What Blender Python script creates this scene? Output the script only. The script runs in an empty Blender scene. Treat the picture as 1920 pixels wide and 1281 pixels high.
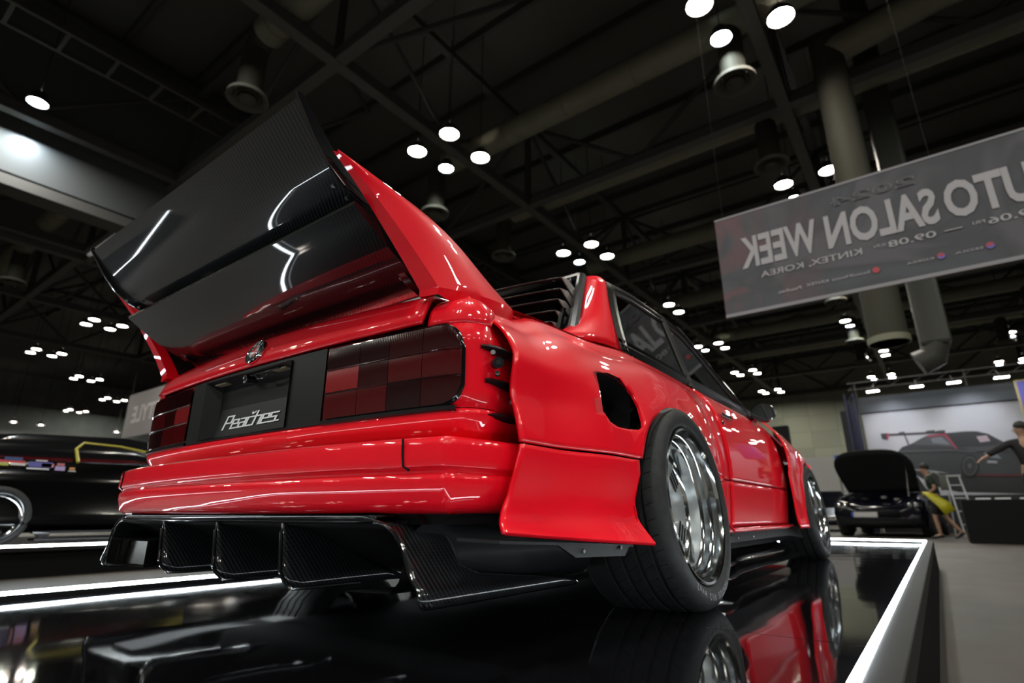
import bpy, bmesh, math, random
from math import sin, cos, pi, radians, sqrt
from mathutils import Vector, Matrix
random.seed(7)
S = bpy.context.scene
C = S.collection

# ------------------------------------------------------------------ camera
cam_d = bpy.data.cameras.new('camera'); cam = bpy.data.objects.new('camera', cam_d); C.objects.link(cam)
cam.location = (1.596, -1.856, .281)
cam.rotation_euler = (radians(90 + 17.6), 0, radians(36.65))
cam_d.sensor_width = 36; cam_d.lens = 1025 / 1920 * 36
cam_d.clip_start = .02; cam_d.clip_end = 300
cam_d.dof.use_dof = True; cam_d.dof.focus_distance = 1.45; cam_d.dof.aperture_fstop = 2.6
S.camera = cam
# ------------------------------------------------------------------ world and view
w = bpy.data.worlds.new('world'); S.world = w; w.use_nodes = True
w.node_tree.nodes['Background'].inputs[0].default_value = (.55, .6, .62, 1)
w.node_tree.nodes['Background'].inputs[1].default_value = .012
S.view_settings.view_transform = 'Standard'; S.view_settings.look = 'None'
S.view_settings.exposure = 0.4; S.view_settings.gamma = 1; S.view_settings.use_curve_mapping = False
LAMP_E = 125.0      # high bay lamps
LED_E = 18.0        # platform light tubes
S.cycles.use_denoising = True
S.cycles.max_bounces = 7; S.cycles.diffuse_bounces = 3; S.cycles.glossy_bounces = 4
S.cycles.transmission_bounces = 4; S.cycles.transparent_max_bounces = 8
S.cycles.sample_clamp_indirect = 4.0

# ------------------------------------------------------------------ materials
def mat(name, col, rough=.5, metal=0., coat=0., emit=None, es=0., spec=.5, coat_r=.02):
    m = bpy.data.materials.new(name); m.use_nodes = True
    b = m.node_tree.nodes['Principled BSDF']; I = b.inputs
    I['Base Color'].default_value = (*col, 1); I['Roughness'].default_value = rough
    I['Metallic'].default_value = metal; I['Coat Weight'].default_value = coat
    I['Coat Roughness'].default_value = coat_r; I['Specular IOR Level'].default_value = spec
    if emit: I['Emission Color'].default_value = (*emit, 1); I['Emission Strength'].default_value = es
    return m
def nt(m): return m.node_tree.nodes, m.node_tree.links, m.node_tree.nodes['Principled BSDF']
def noisy(m, c1, c2, scale, rough=None, bump=0., detail=6, coords='Object', stretch=(1, 1, 1)):
    N, L, B = nt(m)
    t = N.new('ShaderNodeTexCoord'); mp = N.new('ShaderNodeMapping'); mp.inputs['Scale'].default_value = stretch
    n = N.new('ShaderNodeTexNoise'); n.inputs['Scale'].default_value = scale; n.inputs['Detail'].default_value = detail
    r = N.new('ShaderNodeValToRGB'); r.color_ramp.elements[0].color = (*c1, 1); r.color_ramp.elements[1].color = (*c2, 1)
    r.color_ramp.elements[0].position = .32; r.color_ramp.elements[1].position = .68
    L.new(t.outputs[coords], mp.inputs[0]); L.new(mp.outputs[0], n.inputs['Vector']); L.new(n.outputs[0], r.inputs[0])
    L.new(r.outputs[0], B.inputs['Base Color'])
    if rough:
        k = N.new('ShaderNodeMapRange'); k.inputs[3].default_value = rough[0]; k.inputs[4].default_value = rough[1]
        L.new(n.outputs[0], k.inputs[0]); L.new(k.outputs[0], B.inputs['Roughness'])
    if bump:
        q = N.new('ShaderNodeBump'); q.inputs['Strength'].default_value = bump; q.inputs['Distance'].default_value = .01
        L.new(n.outputs[0], q.inputs['Height']); L.new(q.outputs[0], B.inputs['Normal'])
    return m
def weave(name, size=.0032, dark=(.004, .005, .006), light=(.019, .021, .023)):
    m = mat(name, dark, .35, 0, 1.0, coat_r=.03, spec=.12); N, L, B = nt(m)
    t = N.new('ShaderNodeTexCoord'); s = N.new('ShaderNodeSeparateXYZ'); L.new(t.outputs['Object'], s.inputs[0])
    def M(op, a, b=None):
        n = N.new('ShaderNodeMath'); n.operation = op
        for i, v in enumerate((a, b)):
            if v is None: continue
            if isinstance(v, (int, float)): n.inputs[i].default_value = v
            else: L.new(v, n.inputs[i])
        return n.outputs[0]
    u = M('DIVIDE', M('ADD', s.outputs[0], M('MULTIPLY', s.outputs[1], .31)), size)
    v = M('DIVIDE', M('ADD', s.outputs[2], M('MULTIPLY', s.outputs[1], .8)), size)
    f = M('LESS_THAN', M('FLOORED_MODULO', M('ADD', M('FLOOR', u), M('FLOOR', v)), 4), 2)
    mx = N.new('ShaderNodeMix'); mx.data_type = 'RGBA'
    mx.inputs[6].default_value = (*dark, 1); mx.inputs[7].default_value = (*light, 1)
    L.new(f, mx.inputs[0]); L.new(mx.outputs[2], B.inputs['Base Color'])
    L.new(M('ADD', M('MULTIPLY', f, .12), .3), B.inputs['Roughness'])
    return m
RED = mat('red_paint', (.90, .004, .018), .42, 0, .9, coat_r=.015, spec=.12)
CARBON = weave('carbon_twill')
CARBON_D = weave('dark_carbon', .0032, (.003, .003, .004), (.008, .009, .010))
BLACK = mat('satin_black', (.006, .0065, .0075), .42, spec=.35)
GLOSSB = mat('gloss_black', (.006, .006, .007), .12, 0, .8)
MATTEB = mat('matte_black', (.006, .006, .007), .8, spec=.2)
RUBTRIM = mat('rubber_trim', (.009, .009, .010), .30, spec=.4)
CHROME = mat('chrome', (.8, .82, .84), .06, 1)
STEEL = mat('steel', (.5, .5, .5), .25, 1)
POLISH = mat('polished_rim', (.82, .85, .86), .11, 1)
DISC = mat('brushed_wheel_face', (.85, .88, .90), .34, .85)
WHITE = mat('white_ink', (.75, .78, .8), .5)
TYRE = noisy(mat('tyre_rubber', (.02, .021, .022), .62, spec=.35), (.016, .017, .018), (.028, .029, .03), 40)
TYRETX = mat('tyre_lettering', (.085, .088, .092), .45)
LENS_D = mat('smoked_lens', (.016, .0012, .002), .16, 0, 1.0, spec=.4)
LENS_M = mat('dark_red_lens', (.030, .0016, .0022), .16, 0, 1.0, spec=.4)
LENS_R = mat('red_lens', (.075, .002, .003), .18, 0, 1.0, spec=.4)
LENS_B = mat('bright_red_lens', (.24, .012, .014), .25, 0, 1.0, spec=.4)
LENSFR = mat('lens_rib', (.05, .01, .012), .1, 0, 1.0)
EXH = mat('dark_exhaust_metal', (.10, .10, .09), .22, 1)
for m in (LENS_D, LENS_M, LENS_R, LENS_B):      # fine vertical optics
    N, L, B = nt(m); t = N.new('ShaderNodeTexCoord'); wv = N.new('ShaderNodeTexWave'); wv.inputs['Scale'].default_value = 55
    wv.inputs['Distortion'].default_value = 0
    q = N.new('ShaderNodeBump'); q.inputs['Strength'].default_value = .12; q.inputs['Distance'].default_value = .001
    L.new(t.outputs['Object'], wv.inputs['Vector']); L.new(wv.outputs[1], q.inputs['Height']); L.new(q.outputs[0], B.inputs['Normal'])
def glassy(name, tint, amt=.9):
    m = bpy.data.materials.new(name); m.use_nodes = True; N = m.node_tree.nodes; L = m.node_tree.links; N.clear()
    o = N.new('ShaderNodeOutputMaterial'); t = N.new('ShaderNodeBsdfTransparent'); g = N.new('ShaderNodeBsdfGlossy')
    t.inputs[0].default_value = (*tint, 1); g.inputs['Roughness'].default_value = .01; g.inputs[0].default_value = (.9, .95, .95, 1)
    f = N.new('ShaderNodeFresnel'); f.inputs[0].default_value = 1.6; x = N.new('ShaderNodeMixShader')
    L.new(f.outputs[0], x.inputs[0]); L.new(t.outputs[0], x.inputs[1]); L.new(g.outputs[0], x.inputs[2]); L.new(x.outputs[0], o.inputs[0])
    return m
GLASS = glassy('tinted_glass', (.25, .3, .29))
def emis(name, col, e):
    m = mat(name, (.8, .8, .8), .5, emit=col, es=e); return m
LED = emis('light_tube', (.86, .95, 1.0), LED_E)
LW = emis('warm_lamp_lens', (1.0, .90, .78), LAMP_E)
LC = emis('cool_lamp_lens', (.82, .93, 1.0), LAMP_E)
LG = emis('greenish_lamp_lens', (.93, 1.0, .80), LAMP_E)

# ------------------------------------------------------------------ mesh helpers
class MB:
    def __init__(s): s.v = []; s.f = []
    def add(s, vs, fs):
        o = len(s.v); s.v += [tuple(p) for p in vs]; s.f += [tuple(i + o for i in f) for f in fs]; return s
    def box(s, a, b, rot=None, piv=None):
        x0, y0, z0 = a; x1, y1, z1 = b
        v = [Vector(p) for p in ((x0, y0, z0), (x1, y0, z0), (x1, y1, z0), (x0, y1, z0), (x0, y0, z1), (x1, y0, z1), (x1, y1, z1), (x0, y1, z1))]
        if rot is not None:
            c = Vector(piv) if piv else sum(v, Vector()) / 8
            v = [rot @ (p - c) + c for p in v]
        return s.add(v, [(0, 3, 2, 1), (4, 5, 6, 7), (0, 1, 5, 4), (1, 2, 6, 5), (2, 3, 7, 6), (3, 0, 4, 7)])
    def grid(s, rows, close=False):
        n = len(rows[0]); v = [p for r in rows for p in r]; f = []
        for i in range(len(rows) - 1):
            for j in range(n if close else n - 1):
                k = (j + 1) % n
                f.append((i * n + j, i * n + k, (i + 1) * n + k, (i + 1) * n + j))
        return s.add(v, f)
    def tube(s, pts, r, seg=8, cap=True, flat=1.):
        pts = [Vector(p) for p in pts]; rows = []; up = None
        rr = r if isinstance(r, (list, tuple)) else [r] * len(pts)
        for i, p in enumerate(pts):
            d = (pts[min(i + 1, len(pts) - 1)] - pts[max(i - 1, 0)]).normalized()
            if up is None: up = Vector((0, 0, 1)) if abs(d.z) < .9 else Vector((1, 0, 0))
            a = d.cross(up).normalized(); b = a.cross(d).normalized(); up = b
            rows.append([p + a * cos(t * 2 * pi / seg) * rr[i] + b * sin(t * 2 * pi / seg) * rr[i] * flat for t in range(seg)])
        s.grid(rows, True)
        if cap:
            n = len(s.v); s.f.append(tuple(range(n - seg, n))); s.f.append(tuple(reversed(range(n - seg * len(rows), n - seg * len(rows) + seg))))
        return s
    def lathe(s, prof, seg=48, mtx=None, cap=False):
        # prof: (axial, radius) spun about +x
        rows = [[Vector((a, r * cos(2 * pi * t / seg), r * sin(2 * pi * t / seg))) for t in range(seg)] for a, r in prof]
        if mtx is not None: rows = [[mtx @ p for p in r] for r in rows]
        s.grid(rows, True)
        if cap:
            n = len(s.v); s.f.append(tuple(range(n - seg, n))); s.f.append(tuple(reversed(range(n - seg * len(rows), n - seg * len(rows) + seg))))
        return s
    def prism(s, poly, vec, org=None):
        # poly: 3D points of a planar outline, vec: extrusion
        n = len(poly); vec = Vector(vec); v = [Vector(p) for p in poly] + [Vector(p) + vec for p in poly]
        return s.add(v, [tuple(range(n)), tuple(reversed(range(n, 2 * n)))] + [(i, i + n, (i + 1) % n + n, (i + 1) % n) for i in range(n)])
def mk(name, mb, m, parent=None, smooth=30, bevel=0, solid=0, soff=0, sub=0, merge=True):
    me = bpy.data.meshes.new(name); me.from_pydata(mb.v, [], mb.f); me.update()
    bm = bmesh.new(); bm.from_mesh(me)
    if merge: bmesh.ops.remove_doubles(bm, verts=bm.verts, dist=1e-5)
    bmesh.ops.recalc_face_normals(bm, faces=bm.faces)
    if smooth:
        for f in bm.faces: f.smooth = True
        for e in bm.edges:
            if len(e.link_faces) == 2 and e.calc_face_angle(0) > radians(smooth): e.smooth = False
    bm.to_mesh(me); bm.free()
    ms = m if isinstance(m, (list, tuple)) else [m]
    for q in ms: me.materials.append(q)
    o = bpy.data.objects.new(name, me); C.objects.link(o)
    if solid:
        d = o.modifiers.new('s', 'SOLIDIFY'); d.thickness = solid; d.offset = soff; d.use_even_offset = False
    if bevel:
        d = o.modifiers.new('b', 'BEVEL'); d.width = bevel; d.segments = 2; d.limit_method = 'ANGLE'; d.angle_limit = radians(40); d.harden_normals = False
    if sub:
        d = o.modifiers.new('u', 'SUBSURF'); d.levels = sub; d.render_levels = sub
    if parent: o.parent = parent
    return o
def thing(name, label, cat, loc=(0, 0, 0), rz=0, group=None):
    o = bpy.data.objects.new(name, None); C.objects.link(o); o.location = loc; o.rotation_euler = (0, 0, rz)
    o['label'] = label; o['category'] = cat
    if group: o['group'] = group
    return o
def tag(o, label, cat, group=None):
    o['label'] = label; o['category'] = cat
    if group: o['group'] = group
    return o
def struct(o): o['kind'] = 'structure'; return o
def dup(root, loc, rz=0, label=None, group=None, scale=None):
    r = root.copy(); C.objects.link(r); r.location = loc; r.rotation_euler = (0, 0, rz)
    if label: r['label'] = label
    if group: r['group'] = group
    if scale: r.scale = scale
    for ch in list(root.children):
        c = ch.copy(); C.objects.link(c); c.parent = r
        for g in ch.children:
            d = g.copy(); C.objects.link(d); d.parent = c
    return r
def lerp(tab, x):
    if x <= tab[0][0]: return tab[0][1]
    for (a, b), (c, d) in zip(tab, tab[1:]):
        if x <= c: return b + (d - b) * (x - a) / (c - a)
    return tab[-1][1]
def smoothtab(tab, x):
    # monotone-ish Catmull-Rom through table
    n = len(tab)
    if x <= tab[0][0]: return tab[0][1]
    if x >= tab[-1][0]: return tab[-1][1]
    for i in range(n - 1):
        if x <= tab[i + 1][0]:
            x0, y0 = tab[i]; x1, y1 = tab[i + 1]; h = x1 - x0; t = (x - x0) / h
            m0 = (tab[i + 1][1] - tab[i - 1][1]) / (tab[i + 1][0] - tab[i - 1][0]) if i > 0 else (y1 - y0) / h
            m1 = (tab[i + 2][1] - y0) / (tab[i + 2][0] - x0) if i + 2 < n else (y1 - y0) / h
            return (2 * t**3 - 3 * t**2 + 1) * y0 + (t**3 - 2 * t**2 + t) * h * m0 + (-2 * t**3 + 3 * t**2) * y1 + (t**3 - t**2) * h * m1
def sstep(a, b, x):
    t = max(0., min(1., (x - a) / (b - a))); return t * t * (3 - 2 * t)
def frange(a, b, n): return [a + (b - a) * i / (n - 1) for i in range(n)]
def text_mesh(s, size, bold=0., shear=0., sx=1., ext=0., align='LEFT', spacing=1.):
    cu = bpy.data.curves.new('t', 'FONT'); cu.body = s; cu.size = size; cu.offset = bold; cu.shear = shear; cu.extrude = ext
    cu.align_x = align; cu.space_character = spacing; cu.resolution_u = 3
    o = bpy.data.objects.new('t', cu); C.objects.link(o)
    me = bpy.data.meshes.new_from_object(o.evaluated_get(bpy.context.evaluated_depsgraph_get()))
    vs = [Vector((v.co.x * sx, v.co.y, v.co.z)) for v in me.vertices]; fs = [tuple(p.vertices) for p in me.polygons]
    bpy.data.objects.remove(o); bpy.data.curves.remove(cu); bpy.data.meshes.remove(me)
    return vs, fs

# ================================================================== THE HALL (structure)
HZ = -.25
CONC = noisy(mat('worn_concrete', (.06, .053, .045), .5), (.036, .031, .025), (.062, .053, .044), 1.3, rough=(.35, .7), detail=9)
f_ = MB().box((-90, -30, HZ - .2), (40, 61, HZ)); struct(mk('floor', f_, CONC, smooth=0))
WALLM = mat('concrete_block_wall', (.3, .3, .25), .8); N, L, B = nt(WALLM)
t_ = N.new('ShaderNodeTexCoord'); mp_ = N.new('ShaderNodeMapping'); mp_.inputs['Rotation'].default_value = (radians(90), 0, 0); br = N.new('ShaderNodeTexBrick')
br.inputs['Scale'].default_value = .33; br.inputs['Color1'].default_value = (.30, .30, .24, 1); br.inputs['Color2'].default_value = (.25, .25, .21, 1)
br.inputs['Mortar'].default_value = (.16, .16, .13, 1); br.inputs['Mortar Size'].default_value = .012; br.inputs['Mortar Smooth'].default_value = 1; br.offset = 0
br.inputs['Brick Width'].default_value = .8; br.inputs['Row Height'].default_value = .55
L.new(t_.outputs['Object'], mp_.inputs[0]); L.new(mp_.outputs[0], br.inputs['Vector']); L.new(br.outputs[0], B.inputs['Base Color'])
struct(mk('wall_back', MB().box((-90, 61, HZ), (40, 61.5, 18)), WALLM, smooth=0))
GREYW = noisy(mat('grey_wall', (.2, .21, .22), .7), (.17, .18, .19), (.22, .23, .24), .8)
struct(mk('wall_left', MB().box((-90.5, -30, HZ), (-90, 61.5, 18)), GREYW, smooth=0))
struct(mk('wall_right', MB().box((40, -30, HZ), (40.5, 61.5, 18)), GREYW, smooth=0))
struct(mk('wall_front', MB().box((-90, -30.5, HZ), (40, -30, 18)), GREYW, smooth=0))
ROOFM = mat('dark_roof_deck', (.085, .085, .078), .8)
rf = MB().box((-90, -30, 17.6), (40, 61.5, 17.8))
ceil_ = struct(mk('ceiling', rf, ROOFM, smooth=0))

# ================================================================== DISPLAY PLATFORM
XL, XR, YF, YB = -1.02, 1.425, 5.55, -2.02
PLAT = mat('black_acrylic', (.004, .004, .005), .05, 0, 0, spec=.6)
N, L, B = nt(PLAT); t_ = N.new('ShaderNodeTexCoord'); n_ = N.new('ShaderNodeTexNoise'); n_.inputs['Scale'].default_value = 2.2; n_.inputs['Detail'].default_value = 1
q_ = N.new('ShaderNodeBump'); q_.inputs['Strength'].default_value = .12; q_.inputs['Distance'].default_value = .02
L.new(t_.outputs['Object'], n_.inputs['Vector']); L.new(n_.outputs[0], q_.inputs['Height']); L.new(q_.outputs[0], B.inputs['Normal'])
LIP = mat('black_vinyl_lip', (.012, .0125, .013), .5, spec=.15)
SIDE = mat('platform_side_black', (.004, .004, .0045), .8, spec=.1)
plat = thing('display_platform', 'low glossy black platform edged with white light tubes under the red car', 'platform')
joints = [YB, -.28, 2.16, 4.6, YF]
for a, b in zip(joints, joints[1:]):
    mk('deck_panel', MB().box((XL, a + .0012, -.03), (XR, b - .0012, 0)), PLAT, plat, smooth=0, bevel=.001)
mk('side_skirt', MB().box((XL - .07, YB - .07, HZ), (XR + .075, YF + .07, -.0305)), SIDE, plat, smooth=0, bevel=.004)
for a, b in (((XR + .004, YB - .07, -.03), (XR + .078, YF + .07, .022)), ((XL - .078, YB - .07, -.03), (XL - .004, YF + .07, .022)),
             ((XL - .004, YF + .004, -.03), (XR + .004, YF + .07, .022)), ((XL - .004, YB - .07, -.03), (XR + .004, YB - .004, .022))):
    mk('raised_lip', MB().box(a, b), LIP, plat, smooth=0, bevel=.004)
zt = .0205; tr = .0095
for p, q in (((XR + .012, YB, zt), (XR + .012, YF, zt)), ((XL - .012, YB, zt), (XL - .012, YF, zt)), ((XL, YF + .012, zt), (XR, YF + .012, zt)), ((XL, YB - .012, zt), (XR, YB - .012, zt))):
    n = 3 if abs(q[1] - p[1]) > 1 else 2
    mk('light_tube', MB().tube([p, q], tr, 10), LED, plat)

# ================================================================== THE RED CAR
car = thing('sports_coupe', 'bright red widebody coupe with tall carbon rear wing on the glossy black platform', 'car')
ZS = [(-1.0, .795), (-.85, .812), (-.65, .85), (-.2, .872), (.1, .90), (1.0, .892), (2.1, .878), (2.6, .83), (3.1, .75), (3.45, .68)]
BP = [(0, .705), (.03, .73), (.09, .765), (.18, .80), (.30, .826), (.45, .842), (.62, .848), (.8, .84), (1, .825)]
FX = [(.20, .988), (.225, .972), (.25, .950), (.275, .934), (.30, .927), (.33, .928), (.38, .935), (.43, .938), (.53, .920), (.62, .895), (.68, .868), (.73, .835), (.77, .797), (.80, .757), (.83, .715), (.86, .70)]
def zs(y): return smoothtab(ZS, y)
def bx(y, z):
    s = zs(y); f = (s - z) / (s - .20); return smoothtab(BP, max(0, min(1, f)))
def wr(y): return 1 - sstep(.34, .84, y)
def wf(y): return sstep(1.2, 2.1, y) 
def X(y, z, flare=True):
    yc = max(y, -.82); b = bx(yc, z)
    if not flare: return b
    dz = zs(yc) - .85
    F = max(b, smoothtab(FX, z - (dz if z > .6 else dz * max(0, (z - .4) / .2)) * 1.0))
    g = sqrt(y * y + (z - .3) ** 2); lip = .014 * math.exp(-((g - .33) / .07) ** 2) * (1 if z > .2 else 0)
    w = wr(y)
    return b + (F - b - .042 * sstep(-.5, -.86, y) * sstep(.66, .54, z)) * w + lip * w
def arch(y, yc, a0, a1, top, z0=.2):
    d = y - yc; a = a0 if d < 0 else a1
    if abs(d) >= a: return None
    return z0 + (top - z0) * (1 - (abs(d) / a) ** 2.25) ** (1 / 2.25)
def mirror_rows(rows): return [[(-p[0], p[1], p[2]) for p in r] for r in rows]
def both(name, rows, m, parent=car, **k):
    o = mk(name, MB().grid(rows), m, parent, **k)
    k2 = dict(k); 
    if 'soff' in k2: k2['soff'] = k2['soff']
    o2 = mk(name, MB().grid(mirror_rows(rows)), m, parent, **k2); return o, o2
YEDGE = [(.245, -.975), (.262, -.955), (.318, -.910), (.434, -.878), (.541, -.877), (.63, -.868), (.678, -.855), (.74, -.835), (.79, -.818), (.818, -.805)]
def flare_rows(ys, zfun_top, zbot, groove=None, shift=None, fl=True, off=0., nz=26, Xf=None):
    rows = []
    for y in ys:
        zt_, zb = zfun_top(y), zbot(y)
        zz = frange(zt_, zb, nz)
        if groove:
            for g in groove:
                if zb + .01 < g < zt_ - .01:
                    k = min(range(nz), key=lambda i: abs(zz[i] - g))
                    zz[k] = g
        r = []
        for z in zz:
            yy = y + (shift(y, z) if shift else 0)
            x = (Xf or X)(y, z) + off
            r.append((x, yy, z))
        rows.append(r)
    return rows
# rear flare: arch centred on the axle, groove at the split line
ys = [-1.0, -.985, -.95, -.90, -.84, -.76, -.68, -.60, -.53, -.48, -.44, -.418, -.412, -.4099, -.407, -.40, -.39, -.375, -.355, -.33, -.30, -.26, -.21, -.16, -.10, -.05, 0, .05, .10, .16, .21, .25, .285, .31, .33, .348, .36, .367, .3695, .3705, .38, .40, .44, .50, .57, .65, .73, .80, .845]
def rb(y):
    a = arch(y, 0, .41, .37, .612)
    if a is not None: return max(a, .228 if y < 0 else .225)
    if y < 0: return lerp([(-1.0, .266), (-.41, .228)], y)
    return .225
def rsh(y, z):
    e = lerp(YEDGE, z); ref = -1.0
    return (e - ref) * (1 - sstep(-1.0, -.42, y)) ** 1.0
def split_rows(ys, z_hi, z_lo, **k): return flare_rows(ys, z_hi, z_lo, **k)
SPL = .432
up = flare_rows(ys, lambda y: zs(max(y, -.82)) - .002, lambda y: max(rb(y), SPL + .003), shift=rsh, nz=30)
both('rear_fender', up, RED, solid=.008, soff=-1, smooth=50)
ysl = [y for y in ys if y < -.34]
def lox(y, z):
    x = X(y, z); return x
lo = flare_rows([y for y in ysl if rb(y) < SPL - .01] , lambda y: SPL - .003, lambda y: rb(y), shift=rsh, nz=16)
# out-turned bottom flange
lo2 = []
for r in lo:
    p = r[-1]; q = list(r)
    e = 1 if p[2] < .30 and p[1] < -.409 else .02
    q += [(p[0] + .010 * e, p[1] - (.008 if p[1] < -.8 else 0), p[2] - .012 * e), (p[0] + .016 * e, p[1] - (.014 if p[1] < -.8 else 0), p[2] - .017 * e), (p[0] + .014 * e, p[1], p[2] - .024 * e)]
    lo2.append(q)
both('rear_fender_corner', lo2, RED, solid=.007, soff=-1, smooth=50)
lf = flare_rows([y for y in ys if y > .30 and rb(y) < SPL - .01], lambda y: SPL - .003, lambda y: rb(y), nz=16)
both('front_lower_fender_section', lf, RED, solid=.007, soff=-1, smooth=50)
# door
dy = frange(.853, 2.09, 30)
dr = flare_rows(dy, lambda y: zs(y) - .002, lambda y: SPL + .0025, Xf=lambda y, z: X(y, z) + .004, nz=26)
doors = both('door', dr, RED, solid=.008, soff=-1, smooth=50)
dr = flare_rows(dy, lambda y: SPL - .0025, lambda y: .228, Xf=lambda y, z: X(y, z) + .004, nz=12)
both('lower_door_panel', dr, RED, solid=.008, soff=-1, smooth=50)
both('sill', flare_rows(frange(.44, 2.15, 14), lambda y: .226, lambda y: .205, nz=3, Xf=lambda y, z: .846), RED, solid=.006, soff=-1)
# inner dark shell closes the panel gaps
both('inner_shell', flare_rows(frange(.5, 2.3, 20), lambda y: zs(y) - .01, lambda y: .2, Xf=lambda y, z: X(y, z) - .022, nz=14), MATTEB)
# front flare
def Xff(y, z):
    b = bx(y, z); dz = (zs(y) - .80); F = smoothtab([(.18, .93), (.25, .915), (.43, .91), (.55, .90), (.62, .885), (.68, .86), (.74, .82), (.79, .77), (.82, .73), (.9, .70)], z - (dz if z > .55 else 0))
    g = sqrt((y - 2.57) ** 2 + (z - .3) ** 2)
    F = max(b, F); 
    return b + (F - b) * sstep(1.55, 2.05, y) * (1 - sstep(2.6, 2.96, y)) + .015 * math.exp(-((g - .36) / .06) ** 2) * (1 - sstep(2.6, 2.9, y))
fy = [1.96, 1.98, 2.02, 2.07, 2.12, 2.16, 2.175, 2.1799, 2.184, 2.19, 2.2, 2.22, 2.25, 2.29, 2.34, 2.4, 2.46, 2.52, 2.57, 2.62, 2.68, 2.74, 2.8, 2.85, 2.89, 2.92, 2.94, 2.955, 2.9599, 2.97, 3.0, 3.08, 3.18, 3.28]
def fb(y):
    a = arch(y, 2.57, .39, .39, .625)
    return max(a, .205) if a is not None else .205
both('front_fender', flare_rows(fy, lambda y: zs(y) - .002, fb, Xf=Xff, nz=26, shift=lambda y, z: .10 * (1 - sstep(1.96, 2.15, y)) * (sstep(.45, .78, z) * 1.0 + .35 * sstep(.45, .2, z))), RED, solid=.008, soff=-1, smooth=50)
# hood, cowl, nose (seen in other views)
hr = []
for y in frange(2.12, 3.42, 14):
    hr.append([(x, y + (0.06 * (1 - (x / .72) ** 2) if y > 3.3 else 0), zs(y) + .035 * (1 - (x / .72) ** 2)) for x in frange(-.715, .715, 17)])
mk('hood', MB().grid(hr), RED, car, solid=.01, soff=-1)
nose = []
for z, o in ((.66, -.02), (.60, .02), (.5, .045), (.38, .05), (.28, .06), (.16, .09), (.12, .0)):
    pth = [(-.84, 3.0), (-.83, 3.28), (-.78, 3.42), (-.5, 3.50), (0, 3.53), (.5, 3.50), (.78, 3.42), (.83, 3.28), (.84, 3.0)]
    nose.append([(px, py + (o if abs(px) < .86 else 0), z) for px, py in pth])
mk('front_bumper', MB().grid(nose), RED, car, solid=.008, soff=-1)
# trunk lid
TP = [(-.17, .872), (-.4, .865), (-.65, .845), (-.85, .818), (-.93, .806), (-.965, .797), (-.985, .784), (-.997, .765), (-1.008, .74), (-1.018, .712)]
rows = []
for y, z in TP:
    rear = sstep(-.9, -1.0, y)
    rows.append([(x * (.675 + .03 * rear) / .70, y - .022 * (1 - (x / .7) ** 2) * rear, z + .024 * (1 - (x / .7) ** 2) * (1 - sstep(-.97, -1.018, y) * .9)) for x in frange(-.70, .70, 29)])
lid = mk('trunk_lid', MB().grid(rows), RED, car, solid=.01, soff=-1, smooth=60)
# wrap-around rear body path
PATH = [(0, -1.036), (.2, -1.033), (.4, -1.024), (.55, -1.014), (.68, -1.002), (.755, -.992), (.797, -.978), (.823, -.955), (.835, -.925), (.834, -.895), (.822, -.85), (.808, -.79), (.80, -.7), (.795, -.6), (.79, -.5)]
def path_at(s):
    # arclength-like parameter over dense resample
    return smoothpath(s)
def dense(path, n=140):
    L_ = [0]
    for a, b in zip(path, path[1:]): L_.append(L_[-1] + math.dist(a, b))
    tx = list(zip(L_, [p[0] for p in path])); ty = list(zip(L_, [p[1] for p in path]))
    out = []
    for i in range(n):
        s = L_[-1] * i / (n - 1); out.append((smoothtab(tx, s), smoothtab(ty, s)))
    return out, L_[-1]
DP, DL = dense(PATH, 160)
def pn(s, off=0.):
    t = max(0, min(1, s / DL)) * 159; i = min(158, int(t)); f = t - i
    a, b = DP[i], DP[i + 1]; x = a[0] + (b[0] - a[0]) * f; y = a[1] + (b[1] - a[1]) * f
    dx, dy_ = b[0] - a[0], b[1] - a[1]; l = math.hypot(dx, dy_); 
    return x + dy_ / l * off, y - dx / l * off
def s_of_x(x): # arclength where the path reaches x on the rear face
    return min((abs(p[0] - x), i) for i, p in enumerate(DP[:100]))[1] / 159 * DL
def wrap_rows(zprof, s0, s1, n=50, mirror=True, base=0.):
    rows = []
    for z, o in zprof:
        r = [(*pn(s, o + base), z) for s in frange(s0, s1, n)]
        rows.append(r)
    return rows
def wrap_full(zprof, n=60, s1=None, base=0.):
    rows = []
    for z, o in zprof:
        h = [(*pn(s, o + base), z) for s in frange(0, s1 or DL, n)]
        rows.append([(-p[0], p[1], p[2]) for p in reversed(h[1:])] + h)
    return rows
mk('rear_panel', MB().grid(wrap_full([(.508, -.016), (.503, .000), (.498, .003), (.488, .004), (.475, .000), (.455, -.014), (.43, -.022)])), RED, car, solid=.006, soff=-1, smooth=60)
SLI = s_of_x(.740)
def tuck(s, z): return -.055 * sstep(-.96 + .10 * sstep(.68, .77, z), -.85 + .06 * sstep(.68, .77, z), pn(s)[1]) * sstep(.63, .775, z) * (1 - .8 * sstep(.783, .798, z))
both('light_surround', [[(*pn(s, o + tuck(s, z)), z) for s in frange(SLI, DL, 40)] for z, o in ((.703, -.003), (.66, -.002), (.60, -.002), (.55, -.002), (.506, -.001))], RED, solid=.006, soff=-1, smooth=60)
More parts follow.
